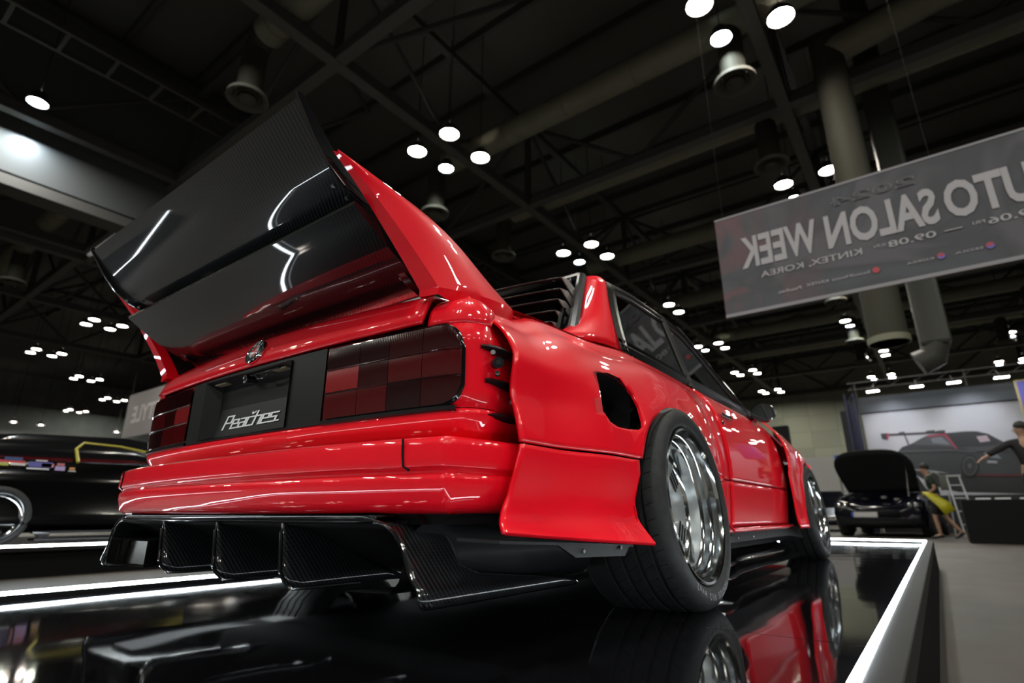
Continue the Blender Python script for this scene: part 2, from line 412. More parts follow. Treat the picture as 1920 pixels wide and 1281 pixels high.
# upper corner beside the lid
s7 = s_of_x(.712)
cr = []
for z, o in [(.702, -.003), (.715, -.003), (.74, -.010), (.757, -.020), (.772, -.034), (.783, -.052), (.790, -.075), (.796, -.105)]:
    r = []
    for s in frange(s7, DL * .815, 46):
        x, y = pn(s, o); x, y = pn(s, o + tuck(s, z))
        k = 0                       # body grows taller forward
        zz = z + max(0, zs(y) - .812) * sstep(.70, .79, z)
        x = max(x, .706 if k < .99 else .70)
        r.append((x, y, zz))
    cr.append(r)
both('rear_corner_panel', cr, RED, solid=.006, soff=-1, smooth=60)
# side band under the flare, z .43-.72

both('fender_gap', [[(x, y, zs(y) + .0015) for y in frange(-.74, .02, 20)] for x in (.7005, .7045)], MATTEB)
mk('trunk_floor', MB().box((-.70, -.96, .42), (.70, 0, .44)), MATTEB, car, smooth=0)
# quarter top between lid and flare (shoulder)
qt = []
for y in frange(-.86, .1, 16): qt.append([(x, y, zs(y) + .004 - .0 * x) for x in (.66, .69, .71)])
both('quarter_top', [[(p[0], p[1], p[2] - .004 + (.002 if p[0] < .7 else 0)) for p in r] for r in qt], RED)
# black surround and lights
def cellrow(s0, s1, z0, z1, off, n=6, rtop=0, rbot=0, rs=0):
    rows = []
    ss = frange(s0, s1, n)
    def edge(s):
        if rs and s > s1 - rs:
            t = (s - (s1 - rs)) / rs; return rs * (1 - sqrt(max(0, 1 - t * t)))
        return 0
    rows = []
    for k in range(5):
        f = k / 4; r = []
        for s in ss:
            zt2 = z1 - (edge(s) * rtop); zb2 = z0 + (edge(s) * rbot)
            o = off - (.0012 if f in (0, 1) else 0); 
            r.append((*pn(s, o), zb2 + (zt2 - zb2) * f))
        rows.append(r)
    return rows
SA, SB = s_of_x(.372), s_of_x(.816)
LZ0, LZ1 = .512, .698
cols = [SA + .006, SA + .128, SA + .228, SA + .332, SB]
zr = [LZ0, LZ0 + .066, LZ0 + .127, LZ1]
CM = [[LENS_M, LENS_D, LENS_D, LENS_D], [LENS_B, LENS_M, LENS_R, LENS_R], [LENS_D, LENS_D, LENS_D, LENS_M]]
CM = [[LENS_R, LENS_R, LENS_D, LENS_M], [LENS_B, LENS_M, LENS_R, LENS_R], [LENS_D, LENS_D, LENS_M, LENS_M]]
SFIN = min((abs(p[1] + .945) + (9 if p[0] < .8 else 0), i) for i, p in enumerate(DP))[1] / 159 * DL
for sg in (1, -1):
    tl = []
    for k, f in enumerate(frange(0, 1, 9)):
        r = []
        for s in frange(SA - .002, SB + .006, 40):
            e = 0; rr = .062
            if s > SB + .006 - rr: t = (s - (SB + .006 - rr)) / rr; e = rr * (1 - sqrt(max(0, 1 - t * t)))
            a, b = LZ0 - .007 + e * .8, LZ1 + .005 - e
            r.append((sg * pn(s, .003)[0], pn(s, .003)[1], a + (b - a) * f))
        tl.append(r)
    light = mk('tail_light', MB().grid(tl), GLOSSB, car, solid=.012, soff=-1)
    light['label'] = 'smoked dark red tail light divided into three rows'
    for j in range(3):
        for i in range(4):
            last = i == 3
            rows = cellrow(cols[i] + .0008, cols[i + 1] - .0008, zr[j] + .0010, zr[j + 1] - .0010, .0085, 14 if last else 5, 1 if j == 2 else 0, .8 if j == 0 else 0, .055 if last and j != 1 else 0)
            rows = [[(sg * p[0], p[1], p[2]) for p in r] for r in rows]
            mk('lens_segment', MB().grid(rows), CM[j][i], light, smooth=60)
    for j in (1, 2):
        mk('lens_rib', MB().tube([(sg * pn(s, .0095)[0], pn(s, .0095)[1], zr[j]) for s in frange(cols[0], SB, 24)], .0016, 6), LENSFR, light)
    # rubber strip below and above
    mk('light_gasket', MB().grid([[(sg * pn(s, o)[0], pn(s, o)[1], z) for s in frange(SA, SB - .01, 24)] for z, o in ((LZ0 - .002, .004), (LZ0 - .004, .010), (LZ0 - .012, .010), (LZ0 - .016, .0))]), RUBTRIM, car)
    # vent fins on the rear side of the fender
    for zf, s0 in ((.648, .0), (.570, .012), (.492, .018)):
        sa_ = SFIN + s0; rows = []
        for t in frange(0, 1, 12):
            sp_ = sa_ + .155 * t; wd = .004 + .028 * t ** .8; th = .003 + .0065 * sin(pi * min(1, .12 + t * .75))
            (ax, ay), (cx_, cy_) = pn(sp_, -.012), pn(sp_, wd); m_ = ((ax + 2 * cx_) / 3, (ay + 2 * cy_) / 3); zz = zf + .004 * t
            rows.append([(sg * ax, ay, zz + th), (sg * m_[0], m_[1], zz + th * .9), (sg * cx_, cy_, zz), (sg * m_[0], m_[1], zz - th * .9), (sg * ax, ay, zz - th)])
        mk('vent_fin', MB().grid(rows), RUBTRIM, car, smooth=50)
# tow-eye stub and two screws between the fins (right side)
mk('mount_stub', MB().tube([(.842, -.905, .612), (.866, -.925, .607)], .0125, 16).tube([(.8655, -.925, .607), (.8665, -.926, .607)], .006, 12), BLACK, car)
for p in ((.846, -.922, .633), (.846, -.905, .588)):
    mk('screw', MB().tube([p, (p[0] + .006, p[1] - .006, p[2])], [.0075, .0055], 12), STEEL, car)
# centre plate with licence recess
RX0, RX1, RZ0, RZ1 = -.265, .225, .506, .694
cb = wrap_full([(.702, .004), (.7, .006)], n=10, s1=SA)
def cpl(x0, x1, z0, z1):
    rr = []
    for z in frange(z0, z1, 4): 
        rr.append([(x, pn(abs(x), .006)[1], z) for x in frange(x0, x1, 10)])
    return rr
cp = MB()
xa = SA - .004
for q in ((-xa, RX0, .500, .703), (RX1, xa, .500, .703), (RX0, RX1, RZ1, .703), (RX0, RX1, .500, RZ0)): cp.grid(cpl(*q))
yb_, yf_ = -1.00, -1.043
cp.add([(RX0, yf_, RZ1), (RX1, yf_, RZ1), (RX1 - .03, yb_, RZ1 - .012), (RX0 + .03, yb_, RZ1 - .012), (RX0, yf_, RZ0), (RX1, yf_, RZ0), (RX1 - .03, yb_, RZ0 + .004), (RX0 + .03, yb_, RZ0 + .004)],
       [(0, 1, 2, 3), (4, 5, 6, 7), (0, 3, 7, 4), (1, 2, 6, 5), (3, 2, 6, 7)])
mk('licence_surround', cp, BLACK, car, smooth=40)
pl = MB().box((-.225, -1.012, .507), (.185, -1.006, .684), Matrix.Rotation(radians(-8), 3, 'X'), (0, -1.01, .52))
lp = mk('licence_plate', pl, mat('plate_black', (.008, .0105, .0115), .5, spec=.3), car, smooth=0, bevel=.003); lp['label'] = 'blank black licence plate with white slanted lettering'
# lettering, drawn as slanted strokes on a 5-high grid
GL = {'P': ([[(0, 0), (0, 5)], [(0, 5), (3, 5), (3, 2.3), (0, 2.3)]], 4), 'e': ([[(0, 1.7), (2.6, 1.7), (2.6, 3.2), (0, 3.2), (0, 0), (2.6, 0)]], 3.6),
      'a': ([[(.2, 3.2), (2.6, 3.2), (2.6, 0), (0, 0), (0, 1.7), (2.6, 1.7)]], 3.6), 'v': ([[(.6, 5.2), (1.3, 4.3), (2.4, 5.2)]], 0), 'c': ([[(2.6, 3.2), (0, 3.2), (0, 0), (2.6, 0)]], 3.4),
      'h': ([[(0, 0), (0, 5)], [(0, 3.2), (2.6, 3.2), (2.6, 0)]], 3.6), 's': ([[(2.8, 3.2), (0, 3.2), (0, 1.7), (2.6, 1.7), (2.6, 0), (0, 0)]], 3.6), '.': ([[(0, 0), (.5, 0)]], 1)}
def strokes(word, wdt):
    out = []; x = 0
    for ch in word:
        ls, adv = GL[ch]
        for l in ls:
            for (ax, ay), (bx_, by) in zip(l, l[1:]):
                hx, hy = ax != bx_, ay != by
                if hx and not hy: out.append([(x + min(ax, bx_) - wdt, ay - wdt * .62), (x + max(ax, bx_) + wdt, ay - wdt * .62), (x + max(ax, bx_) + wdt, ay + wdt * .62), (x + min(ax, bx_) - wdt, ay + wdt * .62)])
                elif hy and not hx: out.append([(x + ax - wdt, min(ay, by) - wdt * .62), (x + ax + wdt, min(ay, by) - wdt * .62), (x + ax + wdt, max(ay, by) + wdt * .62), (x + ax - wdt, max(ay, by) + wdt * .62)])
                else:
                    d = math.hypot(bx_ - ax, by - ay); nx, ny = -(by - ay) / d * .3, (bx_ - ax) / d * .3
                    out.append([(x + ax - nx, ay - ny), (x + bx_ - nx, by - ny), (x + bx_ + nx, by + ny), (x + ax + nx, ay + ny)])
        x += adv
    return out, x
def lettering(word, place, sc, m, parent, wdt=.46, shear=.35):
    q, wd = strokes(word, wdt); mb = MB(); eps = 0
    for poly in q:
        eps += .00003
        P_ = [place((px + shear * .8 * py) * sc, py * sc * .66, eps) for px, py in poly]
        mb.add(P_, [(0, 1, 2, 3)])
    return mk('lettering', mb, m, parent, smooth=0, merge=False), wd * sc
# word width 25.2 units -> .34 m
ca, sa = cos(radians(8)), sin(radians(8))
def on_plate(u, v, e): 
    zz = .538 + v; return (-.178 + u, -1.0135 - e + (zz - .52) * math.tan(radians(8)), zz)
lettering('Peavches.', on_plate, .0122, WHITE, lp, wdt=.43)
mk('plate_bolt', MB().tube([(-.125, -.996, .63), (-.125, -.990, .632)], .013, 16), MATTEB, lp)
mk('plate_bolt', MB().tube([(.125, -.996, .64), (.125, -.990, .642)], .013, 16), MATTEB, lp)
mk('lid_lock', MB().tube([(-.035, -1.0, .682), (-.035, -1.034, .678)], .0125, 20), GLOSSB, car)
mk('lock_rim', MB().lathe([(0, .0125), (.003, .0125), (.004, .010), (.002, .0085), (0, .0085)], 20, Matrix.Translation((-.035, -1.033, .678)) @ Matrix.Rotation(-pi / 2, 4, 'Z')), CHROME, car)
mk('lid_handle', MB().box((-.01, -1.036, .684), (.15, -1.005, .690)).tube([(-.01, -1.03, .684), (.02, -1.034, .684), (.04, -1.034, .668), (.08, -1.034, .668), (.095, -1.034, .676)], .0035, 8), GLOSSB, car, bevel=.002)
for x in (-.20, .14): mk('plate_lamp', MB().box((x - .035, -1.03, .683), (x + .035, -1.008, .689)), mat('lamp_plastic', (.2, .2, .12), .3), car, smooth=0, bevel=.002)
# roundel
RC = Matrix.Translation((.002, -1.0325, .758)) @ Matrix.Rotation(radians(-22), 4, 'X') @ Matrix.Rotation(-pi / 2, 4, 'Z')
rd = mk('roundel', MB().lathe([(-.006, .043), (.002, .043), (.0055, .0415), (.006, .0400), (.004, .0385), (.004, .0382)], 48, RC), CHROME, car)
def disc_sector(a0, a1, r0, r1, h, n=16):
    o = []
    for i in range(n + 1):
        a = a0 + (a1 - a0) * i / n; o.append((h, r1 * sin(a), r1 * cos(a)))
    inn = []
    if r0 > 0:
        for i in range(n, -1, -1): a = a0 + (a1 - a0) * i / n; inn.append((h, r0 * sin(a), r0 * cos(a)))
    else: inn = [(h, 0, 0)]
    return [RC @ Vector(p) for p in o + inn]
def add_poly(name, poly, m, parent): return mk(name, MB().add(poly, [tuple(range(len(poly)))]), m, parent, smooth=0)
ringm = MB()
for k in range(48):
    a0, a1 = 2 * pi * k / 48, 2 * pi * (k + 1) / 48
    ringm.add([RC @ Vector((.0045, r * sin(a), r * cos(a))) for r, a in ((.0385, a0), (.0385, a1), (.0235, a1), (.0235, a0))], [(0, 1, 2, 3)])
mk('black_ring', ringm, GLOSSB, rd)
mk('inner_ring', MB().lathe([(.0045, .0245), (.006, .024), (.006, .023), (.0045, .0225)], 40, RC), CHROME, rd)
RW = mat('emblem_white', (.6, .66, .62), .25, 0, 1); RR = mat('emblem_red', (.75, .01, .015), .3, 0, 1)
for k, m in enumerate((RW, RR, RW, RR)): add_poly('quarter', disc_sector(pi / 2 * k + pi, pi / 2 * (k + 1) + pi, 0, .023, .0048), m, rd)
for ch, a in (('B', -40), ('M', 0), ('W', 40)):
    vs, fs = text_mesh(ch, .013, bold=.0004, align='CENTER')
    T = RC @ Matrix.Rotation(radians(a), 4, 'X')
    mk('letter', MB().add([T @ Vector((.0052, -v.x if False else v.x, v.y + .0265)) for v in vs], fs), WHITE, rd, smooth=0)
# bumper
BPATH = [(0, -1.118), (.25, -1.114), (.5, -1.100), (.70, -1.072), (.815, -1.048)]
def bump_pts(off, n=26):
    h = []
    tb = [(p[0], p[1]) for p in BPATH]
    for x in frange(0, .812, n): h.append((x, smoothtab(tb, x) - off))
    h += [(.822 + off * .3, -1.044 - off * .8), (.833 + off * .6, -1.030 - off * .6), (.838 + off * .8, -1.015 - off * .4), (.852 + off, -.955), (.862 + off, -.90), (.868 + off, -.82), (.862 + off, -.74)]
    return [(-x, y) for x, y in reversed(h[1:])] + h
BPZ = [(.428, -.085), (.434, -.055), (.436, -.020), (.434, -.008), (.428, -.001), (.418, .001), (.395, .002), (.376, .003), (.3725, .001), (.3700, -.003), (.3665, -.0085), (.362, -.0095), (.3585, -.0075), (.354, -.004), (.348, -.003), (.330, -.006), (.305, -.012), (.294, -.018), (.288, -.026), (.284, -.04), (.282, -.075)]
mk('rear_bumper', MB().grid([[(x, y, z) for x, y in bump_pts(o)] for z, o in BPZ]), RED, car, smooth=38)
for sg in (1, -1):
    gp = [(sg * .728, smoothtab(BPATH, .728) - .0035, .432), (sg * .729, smoothtab(BPATH, .729) - .0035, .40), (sg * .733, smoothtab(BPATH, .733) - .0045, .376), (sg * .741, smoothtab(BPATH, .741) + .004, .367)]
    mk('bumper_gap', MB().tube(gp, .0026, 6), MATTEB, car)
# black filler under the bumper
mk('rear_underside', MB().grid([[(x * .96, y + .055, z) for x, y in bump_pts(0)] for z in (.30, .262)]).box((-.70, -1.02, .262), (.70, -.80, .27)), MATTEB, car)
# diffuser
flange = []
for z, o in ((.282, .005), (.280, -.004), (.268, -.010), (.262, -.004)):
    pts = [(x, -1.062 + o - .0 * x, z) for x in frange(-.655, .655, 30)]
    flange.append(pts)
for sg in (1, -1): pass
fl = MB(); 
def strake_curve(t): pass
STR = [(.270, (.655, -1.072), (.60, -.93)), (.268, (.675, -1.072), (.65, -.93)), (.262, (.697, -1.072), (.695, -.935)), (.248, (.720, -1.071), (.72, -.93)), (.225, (.742, -1.069), (.736, -.92)), (.20, (.755, -1.068), (.744, -.912)), (.178, (.765, -1.067), (.752, -.905)),
       (.160, (.777, -1.067), (.768, -.86)), (.150, (.787, -1.067), (.785, -.76)), (.140, (.794, -1.067), (.800, -.66)), (.130, (.797, -1.067), (.806, -.58)), (.120, (.797, -1.066), (.808, -.52)), (.112, (.793, -1.06), (.805, -.50)), (.107, (.785, -1.04), (.797, -.50))]
sides = []
for z, a, b in STR:
    sides.append([(a[0] + (b[0] - a[0]) * t + (.0), a[1] + (b[1] - a[1]) * t, z + (.0)) for t in frange(0, 1, 18)])
rows = flange[:3]
mk('diffuser_flange', MB().grid([[(x, -1.072, z) for x in frange(-.66, .66, 30)] for z in (.280, .2655)]).grid([[(x, y, .280) for x in frange(-.66, .66, 30)] for y in (-1.072, -.93)]), CARBON, car, solid=.006, soff=-1)
mk('diffuser_strake', MB().grid(sides), CARBON, car, solid=.007, soff=-1, smooth=50)
mk('diffuser_strake', MB().grid([[(-p[0] * .975, p[1], p[2]) for p in r] for r in sides]), CARBON, car, solid=.007, soff=-1, smooth=50)
# bead along the lower flange edge and strake edge
bead = [(-p[1][0] * .975, p[1][1] - .002, p[0]) for p in reversed(STR[:11])] + [(x, -1.074, .2655) for x in frange(-.6, .6, 12)] + [(p[1][0], p[1][1] - .002, p[0]) for p in STR[:11]]
mk('diffuser_edge', MB().tube(bead, .0024, 8), GLOSSB, car)
mk('diffuser_tunnel', MB().grid([[(x, y, z) for x in frange(-.70, .70, 9)] for y, z in ((-1.068, .262), (-1.0, .25), (-.9, .20), (-.8, .155), (-.7, .13), (-.5, .12))]), MATTEB, car, solid=.006)
for x0 in (-.318, .012, .330):
    prof = []
    for i, t in enumerate(frange(0, 1, 9)):   # from top to bottom along the rear edge
        z = .262 - t * .145; prof.append((z, t))
    rows = []
    for z, t in prof:
        ytop = lerp([(.117, -.72), (.15, -.80), (.20, -.90), (.262, -1.03)], z)
        yre = -1.078 + .006 * sin(pi * t) + (.03 * max(0, t - .82) / .18)
        r = []
        for s in frange(0, 1, 10):
            y = yre + (ytop - yre) * s
            r.append((x0 + .028 * t + .05 * s * s * t - .01 * sin(pi * t), y, z))
        rows.append(r)
    fn = mk('diffuser_fin', MB().grid(rows), CARBON, car, solid=.006, smooth=50)
    mk('fin_edge', MB().tube([(r[0][0], r[0][1] - .002, r[0][2]) for r in rows[1:]] + [(p[0], p[1], p[2] - .001) for p in rows[-1][1:6]], .0048, 8), GLOSSB, fn)
for x in (-.04, .275): mk('bolt', MB().tube([(x, -.93, .205), (x, -.955, .200)], .006, 8), STEEL, car)
# exhaust tips
ex = MB()
for x0, x1 in ((-.655, -.575), (-.560, -.37)):
    o_ = [(x0 - .012, -1.09, .128), (x1, -1.09, .128), (x1, -1.09, .205), (x0 + .012, -1.09, .205)]
    ex.grid([[(x0 - .012, -1.09, .128), (x1, -1.09, .128), (x1, -1.09, .205), (x0 + .006, -1.09, .205)], [(x0 - .012, -.8, .15), (x1, -.8, .15), (x1, -.8, .215), (x0 + .006, -.8, .215)]], True)
    ex.add([(x0 - .008, -1.07, .132), (x1 - .004, -1.07, .132), (x1 - .004, -1.07, .201), (x0 + .008, -1.07, .201)], [(0, 1, 2, 3)])
mk('exhaust_tip', ex, EXH, car, smooth=0, bevel=.002)
# underbody and wheel liners
ub = MB().box((-.70, -.60, .135), (.70, 3.3, .30))
mk('underbody', ub, MATTEB, car, smooth=0, bevel=.02)
for sg in (1, -1):
    rows = []
    for z, x in ((.30, .80), (.262, .835), (.24, .80), (.20, .79), (.15, .775), (.125, .75), (.12, .60)):
        rows.append([(sg * (x - .09 * sstep(-.7, -1.02, y)), y, z) for y in frange(-1.02, -.38, 14)])
    mk('rear_side_underside', MB().grid(rows), BLACK, car, smooth=50)
    mk('fender_bracket', MB().add([(sg * .93, -1.0, .232), (sg * .85, -1.03, .236), (sg * .85, -.40, .20), (sg * .93, -.42, .203)], [(0, 1, 2, 3)]).add([(sg * .925, -.80, .222), (sg * .925, -.44, .203), (sg * .925, -.47, .180), (sg * .925, -.72, .190)], [(0, 1, 2, 3)]), BLACK, car, smooth=0, solid=.006)
    for y in (-.69, -.50): mk('bracket_bolt', MB().tube([(sg * .925, y, .202), (sg * .934, y, .202)], .005, 8), STEEL, car)
    for yc in (0, 2.57):
        rows = []
        for x in (.945 if yc == 0 else .90, .60):
            rows.append([(sg * x, yc + .405 * cos(a), .215 + .41 * sin(a)) for a in frange(0, pi, 25)])
        mk('wheel_liner', MB().grid(rows), MATTEB, car)
# fuel opening in the right rear fender
def fuel():
    out = [(-.495, .655), (-.485, .672), (-.42, .684), (-.34, .683), (-.305, .665), (-.28, .639), (-.275, .60), (-.287, .55), (-.297, .532), (-.32, .522), (-.40, .515), (-.46, .514), (-.50, .523), (-.526, .55), (-.515, .60)]
    return out
hole = MB().prism([(.80, y, z) for y, z in fuel()], (.25, 0, 0))
ho = mk('cutter', hole, MATTEB, None, smooth=0)
tgt = [o for o in car.children if o.name.startswith('rear_fender') and not o.name.startswith('rear_fender_corner')][0]
bo = tgt.modifiers.new('cut', 'BOOLEAN'); bo.object = ho; bo.operation = 'DIFFERENCE'; bo.solver = 'EXACT'
dg = bpy.context.evaluated_depsgraph_get(); me2 = bpy.data.meshes.new_from_object(tgt.evaluated_get(dg)); tgt.modifiers.clear(); tgt.data = me2
me2.materials.clear(); me2.materials.append(RED)
bpy.data.objects.remove(ho)
pk = MB().prism([(.82, y, z) for y, z in fuel()], (.001, 0, 0))
fo = fuel()
pk = MB().grid([[(x, y, z) for y, z in fo] for x in (.882, .80)], True).add([(.80, y, z) for y, z in fo], [tuple(range(len(fo)))])
fp = mk('fuel_recess', pk, MATTEB, car, smooth=60); fp['label'] = 'black recessed fuel opening'
mk('filler_neck', MB().lathe([(0, .045), (.02, .045), (.022, .038), (.0, .036)], 24, Matrix.Translation((.803, -.49, .595))), STEEL, fp)
# roof, pillars
rf_ = []
for y, z in ((.20, 1.262), (.27, 1.287), (.5, 1.305), (.8, 1.312), (1.05, 1.305), (1.18, 1.288)):
    rf_.append([(x, y + .05 * (x / .58) ** 2 * (1 if y < .4 else -1 if y > 1 else 0), z + .028 * (1 - (x / .58) ** 2) - (.0 if abs(x) < .55 else .008)) for x in frange(-.578, .578, 21)])
mk('roof', MB().grid(rf_), RED, car, solid=.01, soff=-1)
WB, WT = (.705, .07, .905), (.60, .185, 1.262)      # rear edge of side window (base, top)
RB, RT = (.625, -.145, .915), (.505, .15, 1.302)    # edge of rear glass
rows = []
for t in frange(0, 1, 12):
    w1 = Vector(WB).lerp(Vector(WT), t); r1 = Vector(RB).lerp(Vector(RT), t)
    if t < .35: r1 += Vector((0, -.20 * (1 - t / .35) ** 2, -.045 * (1 - t / .35) ** 2)); w1 += Vector((0, -.0, 0))
    r = []
    for s in frange(0, 1, 8):
        p = w1.lerp(r1, s); bulge = .022 * sin(pi * s); p += Vector((bulge, -bulge * .8, bulge * .3)); r.append(tuple(p))
    rows.append(r)
both('rear_pillar', rows, RED, solid=.006, soff=-1, smooth=60)
# side glass plane helpers
def sgl(y, t):   # t 0 belt, 1 roof edge
    b = Vector((.705, y, zs(y) + .006)); T_ = Vector((.598, y, 1.27)); return b.lerp(T_, t)
TOPC = [(.185, 1.258), (.35, 1.285), (.6, 1.297), (.9, 1.296), (1.1, 1.275), (1.3, 1.20), (1.6, 1.07), (1.9, .95), (2.1, .885)]
def topz(y): return smoothtab(TOPC, y)
def gpt(y, z, o=0.):
    zb = .90; x = .705 - (z - zb) * .29; return (x + o, y, z)
def wline(y0, y1, n): return [(y, topz(y)) for y in frange(y0, y1, n)]
# outline of the whole side window opening
rearedge = [(WB[1] + (WT[1] - WB[1]) * t + .018 * sin(pi * t) * -1, WB[2] + (WT[2] - WB[2]) * t) for t in frange(0, 1, 9)]
outline = rearedge + wline(.25, 2.08, 26) + [(y, zs(y) + .010) for y in frange(2.08, .08, 20)]
def inset(poly, d):
    n = len(poly); out = []
    for i in range(n):
        a, b, c = Vector(poly[i - 1]), Vector(poly[i]), Vector(poly[(i + 1) % n])
        t = (c - a).normalized(); nn = Vector((t.y, -t.x)); out.append(tuple(b + nn * d))
    return out
for sg in (1, -1):
    def G(p, o=0): q = gpt(p[0], p[1], o); return (sg * q[0], q[1], q[2])
    
    for k, (d0, d1, o0, o1) in enumerate(((-.006, .018, .002, .014), (.018, .030, .014, .006), (.030, .046, .006, .012), (.046, .052, .012, 0))):
        a, b = inset(outline, d0), inset(outline, d1)
        mk('window_trim', MB().grid([[G(p, o0) for p in a], [G(p, o1) for p in b]], True), mat('trim_metal', (.05, .047, .045), .25, 1) if k in (0, 2) else RUBTRIM, car, smooth=60)
    gi = inset(outline, .048)
    gl_ = mk('side_glass', MB().add([G(p, .001) for p in gi], [tuple(range(len(gi)))]), GLASS, car, smooth=0)
    # B pillar
    bp_ = MB().grid([[G((.93 + dy_, z), o) for z in (.90, 1.0, 1.1, 1.2, 1.293)] for dy_, o in ((-.035, .004), (-.03, .011), (.03, .011), (.035, .004))])
    bpp = mk('centre_pillar', MB().grid([[G((.83 + dy_ + (z - .9) * -.05 + .02, z), o) for z in (.895, 1.0, 1.1, 1.2, 1.293)] for dy_, o in ((-.035, .004), (-.03, .012), (-.002, .012), (0, .006), (.002, .012), (.03, .012), (.035, .004))]), mat('pillar_black', (.03, .028, .027), .3, .6), car)
    # A pillar (red outer strip)
    mk('front_pillar', MB().tube([(sg * (gpt(y, topz(y))[0] - .012), y + .012, topz(y) + .010) for y in frange(1.05, 2.12, 14)], .017, 8), GLOSSB, car)
# glass front / rear
mk('windscreen', MB().grid([[(x, y + .10 * (1 - (x / .6) ** 2), z) for x in frange(-w_, w_, 9)] for w_, y, z in ((.56, 1.17, 1.285), (.64, 2.02, .885))]), GLASS, car)
mk('rear_glass', MB().grid([[(x, y, z) for x in frange(-w_, w_, 9)] for w_, y, z in ((.50, .16, 1.295), (.61, -.135, .90))]), GLOSSB, car, solid=.01)
rim = [(-.615, -.165, .915), (-.505, .135, 1.297), (-.48, .155, 1.312), (.48, .155, 1.312), (.505, .135, 1.297), (.615, -.165, .915)]
mk('rear_glass_seal', MB().tube(rim, .022, 8), RUBTRIM, car)
# louvre
lou = mk('louvre_frame', MB().tube([(.545, -.155, .925), (.455, .105, 1.285)], .014, 6).tube([(-.545, -.155, .925), (-.455, .105, 1.285)], .014, 6), GLOSSB, car)
LS = [(1.232, -.045), (1.178, -.055), (1.124, -.075), (1.066, -.10), (1.01, -.128)]
LOUV = mat('louvre_black', (.010, .010, .011), .28)
LOUVE = mat('louvre_end', (.30, .285, .275), .3, .3)
for zt_, yt in LS:
    yr = yt + .105; zr_ = zt_ + .018
    # curved blade from tip (rear) to root (front) sweeping down
    bl = []
    for t in frange(0, 1, 7):
        y = yt + (yr - yt) * t; z = zt_ + .012 * t - .052 * t * t * t - .0 ; hw = .502 + .012 * t
        bl.append([(x * hw, y - .03 * (1 - x * x) * (1 - t), z + .016 * (1 - x * x)) for x in frange(-1, 1, 15)])
    s_ = mk('louvre_slat', MB().grid(bl), LOUV, car, solid=.006)
    for sg in (1, -1):
        ep = [(sg * .503, yt, zt_), (sg * .506, yt + .05, zt_ + .004), (sg * .516, yt + .108, zt_ - .040), (sg * .520, yt + .085, zt_ - .085), (sg * .512, yt + .05, zt_ - .050)]
        mk('slat_end', MB().prism(ep, (sg * .006, 0, 0)), LOUVE, s_, smooth=0, bevel=.002)
mk('louvre_hinge', MB().box((.54, -.175, .905), (.585, -.135, .925)).box((-.585, -.175, .905), (-.54, -.135, .925)), STEEL, car, smooth=0, bevel=.003)
# door handle, lock, mirror
for sg in (1, -1):
    hx = lambda y, z: X(y, z) + .004
    mk('door_handle', MB().grid([[(sg * (hx(y, .76) + o), y, z) for y in frange(.94, 1.12, 6)] for z, o in ((.775, .001), (.772, .012), (.752, .014), (.748, .001))]), GLOSSB, car, bevel=.002)
    mk('door_lock', MB().lathe([(0, .012), (.006, .011), (.007, 0.001)], 16, Matrix.Translation((sg * (hx(.94, .71) - .001), .925, .715)) @ Matrix.Scale(sg, 4, (1, 0, 0))), GLOSSB, car)
    mir = MB(); prof = [(-.075, .004), (-.07, .035), (-.05, .055), (-.01, .066), (.03, .068), (.045, .066)]
    T = Matrix.Translation((sg * .835, 1.80, .885)) @ Matrix.Rotation(radians(90), 4, 'Z') @ Matrix.Scale(-1, 4, (1, 0, 0)) @ Matrix.Scale(1.05, 4, (0, 1, 0)) @ Matrix.Scale(.88, 4, (0, 0, 1))
    mir.lathe(prof, 28, T)
    mo = mk('wing_mirror', mir, GLOSSB, car)
    mk('mirror_arm', MB().tube([(sg * .72, 1.86, .865), (sg * .80, 1.84, .87)], [.025, .02], 10, flat=.6), GLOSSB, mo)
    mk('mirror_glass', MB().lathe([(.040, .064), (.041, .0)], 28, T), CHROME, mo)
# side skirt
for sg in (1, -1):
    def R_(ys_, prof): return [[(sg * (x + kx), y, z) for x, z, kx in prof(y)] for y in ys_]
    up_ = []
    for y in frange(.46, 2.20, 22):
        k = .05 * sstep(.9, .46, y) * 0
        rear = sstep(.9, .5, y); fr = sstep(1.9, 2.2, y)
        up_.append([(sg * (.842), y, .215), (sg * (.846 + .02 * fr), y, .195), (sg * (.850 + .03 * fr), y, .165 - .02 * fr), (sg * (.835 + .02 * fr), y, .148 - .02 * fr), (sg * .79, y, .13)])
    mk('side_skirt', MB().grid(up_), BLACK, car, smooth=35)
    mk('skirt_splitter', MB().grid([[(sg * x, y, z) for x, z in ((.76, .062), (.862 + .035 * sstep(.8, .5, y), .046), (.870 + .035 * sstep(.8, .5, y), .040), (.76, .038))] for y in frange(.50, 2.2, 20)]), GLOSSB, car, smooth=40)
    mk('skirt_blade', MB().grid([[(sg * x, y, z) for x, z in ((.72, .12), (.800 + .07 * sstep(1.1, .55, y), .088), (.806 + .07 * sstep(1.1, .55, y), .078), (.72, .08))] for y in frange(.48, 2.19, 20)]), GLOSSB, car, smooth=40)
    for y in (.62, .86, 1.12, 1.4): mk('skirt_bolt', MB().tube([(sg * .846, y, .18), (sg * .853, y, .18)], .005, 8), STEEL, car)
